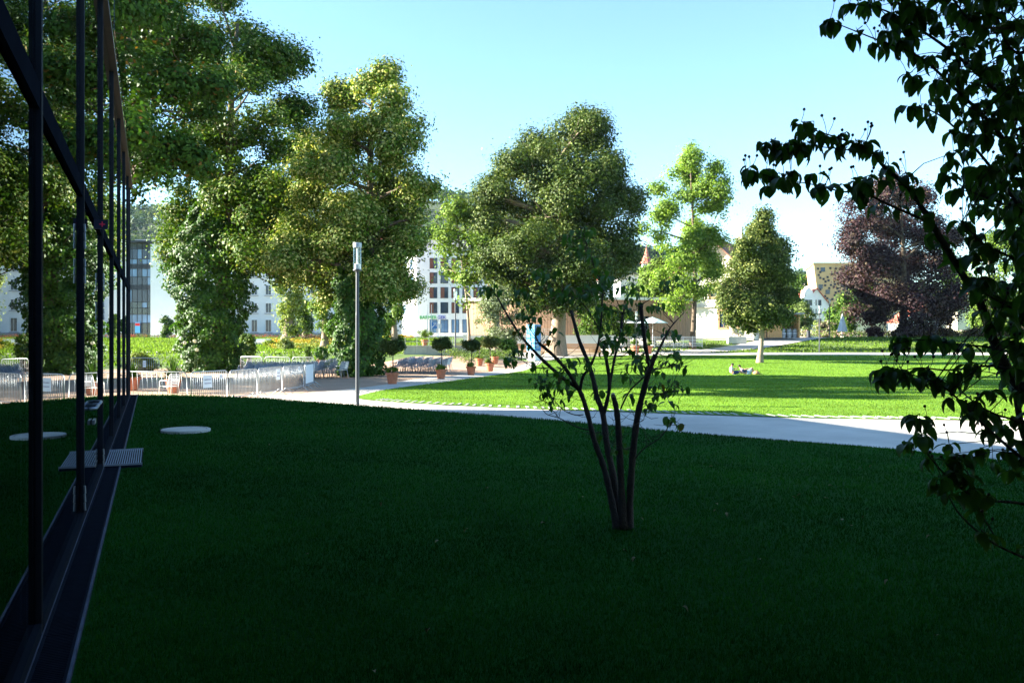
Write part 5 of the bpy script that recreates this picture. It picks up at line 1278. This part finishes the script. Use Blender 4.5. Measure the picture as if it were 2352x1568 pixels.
for pts, r0, r1 in tw:
    ln = bez([c8(*p) for p in pts], 4); rr = [r0 + (r1 - r0) * (i / (len(ln) - 1)) for i in range(len(ln))]; lines.append((ln, rr)); tm.tube(ln, rr, 5)
cut = MB(); q = c8(606, 813, -.13); cut.tube([q - Vector((.002, .02, .012)), q], [.022, .020], 12); cut.build('cut_end', M('cut_wood', (.55, .45, .36), .85, var=.15, scale=40), dw)
cl = [(20, 320), (60, 322), (95, 330), (165, 520), (200, 450), (240, 460), (265, 460), (215, 500), (290, 510), (140, 630), (150, 660), (180, 600), (200, 590), (250, 680), (260, 740), (330, 580), (280, 770), (340, 780), (380, 760), (370, 800), (400, 655), (440, 655), (505, 655), (350, 365), (300, 340), (330, 340), (270, 250),
      (460, 70), (490, 75), (400, 110), (430, 105), (430, 150), (480, 110), (500, 180), (520, 190), (440, 170), (395, 360), (640, 330), (600, 335), (560, 300), (545, 310), (590, 340), (520, 345), (480, 350), (440, 360), (660, 370), (705, 395), (630, 410), (560, 410), (690, 270), (810, 400), (780, 410), (880, 300), (840, 310), (870, 515), (890, 520), (890, 650), (840, 680), (910, 680), (865, 665), (880, 800), (930, 795), (805, 805), (850, 800),
      (855, 845), (870, 910), (905, 945), (860, 930), (630, 970), (640, 1020), (610, 1060), (655, 1050), (540, 985), (545, 800), (660, 715), (690, 820), (765, 860), (700, 670), (720, 640), (740, 690), (780, 680), (600, 600), (640, 560), (570, 580), (610, 540), (650, 520), (680, 500), (560, 530), (590, 560), (660, 560), (620, 580), (740, 510), (720, 540), (300, 800), (350, 830), (400, 830), (690, 690), (650, 600), (410, 330), (370, 350), (240, 330), (220, 340), (190, 335), (250, 270), (285, 260), (310, 270), (340, 260), (500, 320), (575, 260), (610, 280), (700, 340), (680, 420), (600, 430), (520, 430), (540, 480), (480, 420), (460, 90), (420, 130), (470, 160), (535, 250), (370, 700), (430, 720), (350, 740), (300, 740)]
lm = []
cl = [(x + rg.normal() * 4, y + rg.normal() * 4) for x, y in cl] + [(x + rg.normal() * 30, y + rg.normal() * 24) for x, y in cl[::2] if y < 860]
for x, y in cl:
    c = c8(x, y, rg.uniform(-.35, .35)); b_ = nearest(c, lines); a = b_[1]
    mid = a.lerp(c, .5) + Vector((rg.uniform(-.04, .04), rg.uniform(-.04, .04), rg.uniform(-.03, .06)))
    tm.tube([a, mid, c + Vector((0, 0, .01))], [min(b_[2] * .5, .005), .003, .002], 5)
    lm += leaf_mats(c, int(rg.integers(3, 6)), .092, rg, .7, .6)
for k in range(220):                   # bare fine twigs
    ln, rr = lines[int(rg.integers(0, len(lines)))]; i = int(rg.integers(len(ln) // 3, len(ln))); a = ln[i]
    v = Vector((rg.uniform(-1, 1), rg.uniform(-1, 1), rg.uniform(-.2, .7))).normalized() * rg.uniform(.1, .35)
    tm.tube([a, a + v * .5 + Vector((0, 0, -.02)), a + v], [.003, .0022, .0012], 4)
tm.build('twigs', BARKD, dw, smooth=True)['kind'] = 'stuff'
put_leaves(dw, lm, 300, rg, .06)

# --- fruiting dogwood reaching in from the right, close to the camera
rg = np.random.default_rng(14)
D1 = 3.3
bx = Vector((3.0, 3.5, 0)); bx.z = float(zn(bx.x, bx.y))
dg = thing('fruiting_dogwood', 'dark overhanging tree with drooping leaves and stalked fruits at right', 'tree', bx)
trunk = [bx, bx + Vector((-.1, .02, .5)), bx + Vector((-.25, -.05, 1.0)), P(2500, 760, 3.45), P(2470, 560, 3.45), P(2440, 330, 3.5), P(2400, 60, 3.5), P(2380, -250, 3.5)]
R_ = [([bx, bx + Vector((-.05, 0, .45)), P(2520, 1060, 3.4), P(2430, 980, 3.35), P(2352, 900, 3.3), (2310, 840), (2280, 777), (2251, 695), (2215, 637), (2163, 551), (2132, 499), (2084, 430), (2031, 384), (1998, 345), (1949, 325), (1919, 315), (1870, 299)], .03, .0022),
      ([(1992, 343, .0), (1975, 348), (1920, 341), (1864, 336), (1800, 332), (1752, 332)], .0035, .0014),
      ([(2150, 530), (2120, 505), (2054, 476), (1982, 443), (1933, 440), (1877, 426), (1844, 420), (1790, 410), (1722, 392)], .006, .0014),
      ([(2078, 426), (2040, 420), (2010, 418), (1975, 420)], .003, .0014),
      (trunk, .05, .012),
      ([P(2452, 420, 3.5), (2380, 300, .1), (2300, 220, .0), (2200, 130, -.1), (2100, 60, -.15), (2020, 20, -.2), (1950, 10, -.2)], .012, .0018),
      ([P(2460, 520, 3.45), (2380, 420, 0), (2290, 300, -.1), (2200, 210, -.1), (2110, 130, -.1), (2010, 90, -.1), (1910, 50, -.1)], .012, .0018),
      ([P(2480, 640, 3.45), (2400, 560, .1), (2310, 430, .1), (2230, 330, .05), (2150, 260, 0), (2085, 245, 0)], .012, .0018),
      ([P(2400, 100, 3.5), (2330, 120, .2), (2290, 40, .2), (2270, -40, .2)], .009, .004), ([P(2400, 60, 3.5), (2250, 60, -.3), (2180, -20, -.3)], .008, .003),
      ([P(2470, 560, 3.45), (2390, 500, .3), (2310, 470, .3), (2230, 440, .25), (2170, 400, .2)], .010, .002),
      ([P(2490, 700, 3.45), (2420, 660, -.2), (2340, 600, -.2), (2260, 560, -.2), (2210, 510, -.15)], .009, .002),
      ([P(2500, 800, 3.45), (2420, 760, -.1), (2350, 720, -.1), (2290, 690, -.1), (2240, 660, -.1)], .009, .002),
      ([bx + Vector((-.12, .02, .8)), (2440, 1010, 0), (2352, 971, -.1), (2292, 953, -.1), (2249, 931, -.1), (2212, 902, -.1), (2190, 880, -.1)], .008, .0018),
      ([bx + Vector((-.1, .02, .7)), (2440, 1120, -.1), (2352, 1055, -.2), (2270, 985, -.2), (2180, 898, -.2), (2125, 869, -.2), (2050, 850, -.2)], .009, .0018),
      ([bx + Vector((-.05, 0, .5)), (2450, 1190, -.2), (2352, 1157, -.3), (2249, 1144, -.3), (2184, 1101, -.3), (2143, 1058, -.3), (2122, 1025, -.3), (2112, 960, -.3)], .008, .0016),
      ([bx + Vector((-.02, 0, .35)), (2450, 1320, -.3), (2352, 1280, -.4), (2271, 1240, -.4), (2205, 1181, -.4), (2176, 1135, -.4), (2150, 1110, -.4)], .007, .0015),
      ([(2249, 1144, -.3), (2225, 1090, -.3), (2200, 1060, -.3)], .003, .0014), ([(2290, 1240, -.4), (2250, 1170, -.3), (2230, 1110, -.3), (2210, 1090, -.3)], .003, .0014),
      ([(2352, 820, .1), (2290, 800, .1), (2200, 790, .0), (2110, 780, .0), (2060, 790, 0)], .006, .0018), ([(2352, 860, -.1), (2280, 840, -.1), (2180, 850, -.1), (2100, 845, -.1), (2030, 870, -.1)], .006, .0018),
      ([(2330, 880), (2352, 1000, 0), (2400, 1080, 0)], .012, .014)]
lines = []; tm = MB(); lm = []; fm = MB(); allb = MB()
def rp(p): return p if isinstance(p, Vector) else P(p[0], p[1], D1 + (p[2] if len(p) > 2 else 0))
cl = []
for bi, (pts, r0, r1) in enumerate(R_):
    ln = bez([rp(p) for p in pts], 5); rr = [r1 + (r0 - r1) * (1 - i / (len(ln) - 1)) ** 1.3 for i in range(len(ln))]; lines.append((ln, rr))
    MB().tube(ln, rr, 9 if r0 > .02 else 6).build('branch', BARKD, dg, smooth=True)
    if bi == 4: continue
    acc = 0
    for i in range(1, len(ln)):
        acc += (ln[i] - ln[i - 1]).length
        x = CXP + FP * ln[i].x / ln[i].y; y = HZ - (ln[i].z - CZ) * FP / ln[i].y
        if acc > .062 and x < 2420 and rr[i] < .014 and not (1000 < y and x > 2160 and rg.uniform() < .45):
            acc = 0; cl.append(ln[i] + Vector((rg.uniform(-.025, .025), rg.uniform(-.05, .05), rg.uniform(-.01, .03))))
    cl.append(ln[-1])
REG = [(1950, -30), (1935, 20), (2010, 100), (2070, 150), (2090, 240), (2150, 290), (2170, 400), (2210, 470), (2225, 560), (2250, 640), (2260, 760), (2300, 860), (2330, 900), (2410, 930), (2410, -30)]
k = 0
while k < 290:
    x, y = rg.uniform(1930, 2410), rg.uniform(-30, 930)
    if not bool(inside(REG, np.array([x]), np.array([y]))[0]): continue
    if rg.uniform() > .3 + .7 * (x - 1930) / 420: continue
    cl.append(P(x, y, D1 + rg.uniform(-.4, .9))); k += 1
for x, y in ((1790, 345), (1770, 330), (1840, 280), (1845, 300), (1835, 345), (1855, 330), (1900, 312), (1945, 340), (1990, 325), (1760, 390), (1712, 405), (1720, 385), (1768, 425), (1800, 410), (1815, 420), (1880, 430), (1940, 425), (1960, 415), (1990, 420), (1985, 440), (2120, 780), (2080, 775), (2150, 790), (2080, 870), (2040, 850), (2120, 850), (2150, 870), (2110, 1000), (2130, 975), (2090, 1015), (2200, 1040), (2250, 1030), (2180, 1020), (2230, 1050), (2280, 1060), (2320, 1080), (2260, 960), (2220, 930), (2300, 980), (2340, 1010), (2270, 900), (2200, 860)):
    cl.append(P(x, y, D1 + rg.uniform(-.2, .1)))
for c in cl:
    b_ = nearest(c, lines); a = b_[1]
    if (a - c).length > .02: tm.tube([a, a.lerp(c, .5) + Vector((rg.uniform(-.02, .02), rg.uniform(-.02, .02), .015)), c], [min(b_[2] * .5, .0028), .0018, .0013], 5)
    lm += leaf_mats(c, int(rg.integers(4, 7)), .068, rg, .62)
    if rg.uniform() < .45:
        for q in range(int(rg.integers(1, 3))):
            e = c + Vector((rg.uniform(-.03, .03), rg.uniform(-.03, .03), rg.uniform(.045, .085)))
            fm.tube([c, c.lerp(e, .6) + Vector((.003, 0, 0)), e], .0011, 4)
            fm.lathe([(.0005, -.006), (.004, -.0045), (.006, 0), (.004, .0045), (.0005, .006)], e, 7)
tm.build('twigs', BARKD, dg, smooth=True)['kind'] = 'stuff'
fo = fm.build('fruits', M('dogwood_fruit', (.05, .035, .02), .7), dg, smooth=True); fo['kind'] = 'stuff'
put_leaves(dg, lm, 300, rg, 0)

# ------------------------------------------------------------------ couple resting on the lawn
SKIN = M('skin', (.48, .27, .19), .6, var=.06, scale=20); HAIR = M('dark_hair', (.02, .015, .013), .6, var=.2, scale=30)
SHIRT = M('white_shirt', (.70, .72, .76), .85, var=.05, scale=10); NAVY = M('navy_cloth', (.03, .05, .14), .85, var=.15); LBLUE = M('light_blue_cloth', (.42, .55, .68), .85, var=.08)
def person(b, pts, rad, shirt, shorts, lab, shirt_m, short_m):
    r = thing('person', lab, 'person', b)
    Pt = [b + Vector(p) for p in pts]
    E = [(0, 1), (1, 2), (2, 3), (3, 4), (2, 5), (5, 6), (6, 7), (2, 8), (8, 9), (9, 10), (0, 11), (11, 12), (12, 13), (13, 14), (0, 15), (15, 16), (16, 17), (17, 18)]
    skin_body('body', Pt, E, rad, SKIN, r)
    si = [0, 1, 2, 5, 6, 8, 9]; se = [(0, 1), (1, 2), (2, 3), (3, 4), (2, 5), (5, 6)]
    sp = [Pt[i] for i in si]; sp[4] = Pt[5].lerp(Pt[6], .6); sp[6] = Pt[8].lerp(Pt[9], .6)
    skin_body('shirt', sp, se, [rad[i] * 1.13 + .01 for i in si], shirt_m, r)
    sp = [Pt[0], Pt[11], Pt[11].lerp(Pt[12], .8), Pt[15], Pt[15].lerp(Pt[16], .8)]
    skin_body('shorts', sp, [(0, 1), (1, 2), (0, 3), (3, 4)], [rad[0] * 1.12 + .012, rad[11] * 1.15 + .012, rad[12] * 1.2 + .02, rad[15] * 1.15 + .012, rad[16] * 1.2 + .02], short_m, r)
    h = Pt[4]; hd = (Pt[4] - Pt[3]).normalized()
    m = MB(); m.lathe([(.03, -.03), (.088, -.01), (.104, .04), (.085, .095), (.03, .125), (.002, .13)], h + Vector((-.025, .01, .0)), 12); m.build('hair', HAIR, r, smooth=True)
    return r
RD = [.13, .125, .13, .055, .095, .06, .045, .035, .06, .045, .035, .10, .065, .045, .035, .10, .065, .045, .035]
b = G(1690, 58); b.z -= .01
person(b, [(-.2, 0, .13), (-.32, 0, .3), (-.34, 0, .46), (-.27, 0, .58), (-.2, -.01, .66), (-.34, -.19, .46), (-.33, -.26, .25), (-.28, -.25, .04), (-.3, .18, .46), (-.05, .22, .36), (.18, .2, .4), (-.1, -.1, .13), (.28, -.16, .2), (.62, -.2, .07), (.72, -.22, .08), (-.1, .1, .13), (.3, .12, .24), (.62, .1, .07), (.72, .1, .09)], RD, 0, 0,
       'person in a white shirt sitting on the lawn, leaning on one arm', SHIRT, NAVY)
b2 = G(1714, 58.6); b2.z -= .01
person(b2, [(.1, 0, .13), (-.12, 0, .22), (-.3, .02, .34), (-.4, .02, .44), (-.44, .02, .53), (-.3, -.17, .32), (-.08, -.22, .36), (.16, -.2, .42), (-.3, .2, .32), (-.36, .26, .14), (-.2, .28, .05), (.14, -.1, .13), (.36, -.12, .46), (.56, -.12, .06), (.68, -.12, .06), (.14, .1, .13), (.45, .16, .2), (.75, .2, .07), (.86, .2, .08)], RD, 0, 0,
       'reclining person in light blue clothes with one knee raised on the lawn', NAVY, LBLUE)
b3 = G(1737, 58.3); b3.z -= .01
r = thing('bag', 'small tan bag lying on the lawn beside the couple', 'bag', b3)
BAGM = M('tan_bag', (.36, .21, .10), .8, var=.15)
MB().lathe([(.2, 0), (.25, .06), (.23, .16), (.14, .23), (.03, .26)], b3, 12).build('pouch', BAGM, r, smooth=True)
MB().tube([b3 + Vector((-.2, 0, .08)), b3 + Vector((0, -.1, .3)), b3 + Vector((.22, 0, .06)), b3 + Vector((.4, -.05, .02))], .018, 6).build('strap', BAGM, r, smooth=True)
# a few fallen leaves
rg = np.random.default_rng(4); m = MB()
for k in range(60):
    d = 4.5 + 19 * rg.uniform() ** 1.3; x = rg.uniform(-.3, .55) * d
    if not bool(inside(NEARP, np.array([x]), np.array([d]))[0]): continue
    mx = Matrix.Translation((x, d, float(zn(x, d)) + .045)) @ Matrix.Rotation(rg.uniform(0, 6.28), 4, 'Z') @ Matrix.Rotation(rg.uniform(-.5, .3), 4, 'Y') @ Matrix.Scale(rg.uniform(.035, .07), 4)
    me = PROT[k % 8]; m.add([mx @ v.co for v in me.vertices], [tuple(p.vertices) for p in me.polygons])
o = m.build('fallen_leaves', M('dry_leaf', (.18, .14, .07), .8, var=.3, scale=3), None); tag(o, 'scattered dry fallen leaves on the shaded lawn', 'leaves', kind='stuff')
# ------------------------------------------------------------------ unseen canopy and wall added behind the viewpoint to darken the foreground
MB().box(FBp(-9.2, 4.75, 7.1), (12.4, 14.0, .4), rz).build('canopy', GREYW, gb)  # added roof slab, keeps sky light off the near lawn
MB().box(FBp(-15.6, 3.6, 6.0), (.3, 14, 7.2), rz).build('added_shade_wall', GREYW, gb)
for s_, o_ in ((-4.2, 10.6), (-9, 10.6), (-13.6, 10.6)): MB().tube([FBp(s_, .1, o_), FBp(s_, 4.6, o_)], .11, 12).build('added_canopy_column', DARKM, gb)

# ------------------------------------------------------------------ air: thin summer haze
hz = MB().box((0, 1400, 70), (6100, 4300, 148)).build('haze', None)
hz['kind'] = 'stuff'; hz['label'] = 'thin bluish summer haze over the distant hills'; hz['category'] = 'haze'
hm = bpy.data.materials.new('haze_air'); hm.use_nodes = True; hn = hm.node_tree
hn.nodes.remove(hn.nodes['Principled BSDF']); pv_ = hn.nodes.new('ShaderNodeVolumePrincipled')
pv_.inputs['Color'].default_value = (.55, .76, 1.0, 1); pv_.inputs['Density'].default_value = .00005; pv_.inputs['Anisotropy'].default_value = .2
hn.links.new(pv_.outputs[0], hn.nodes['Material Output'].inputs['Volume']); hz.data.materials.append(hm)
SC.cycles.volume_bounces = 0
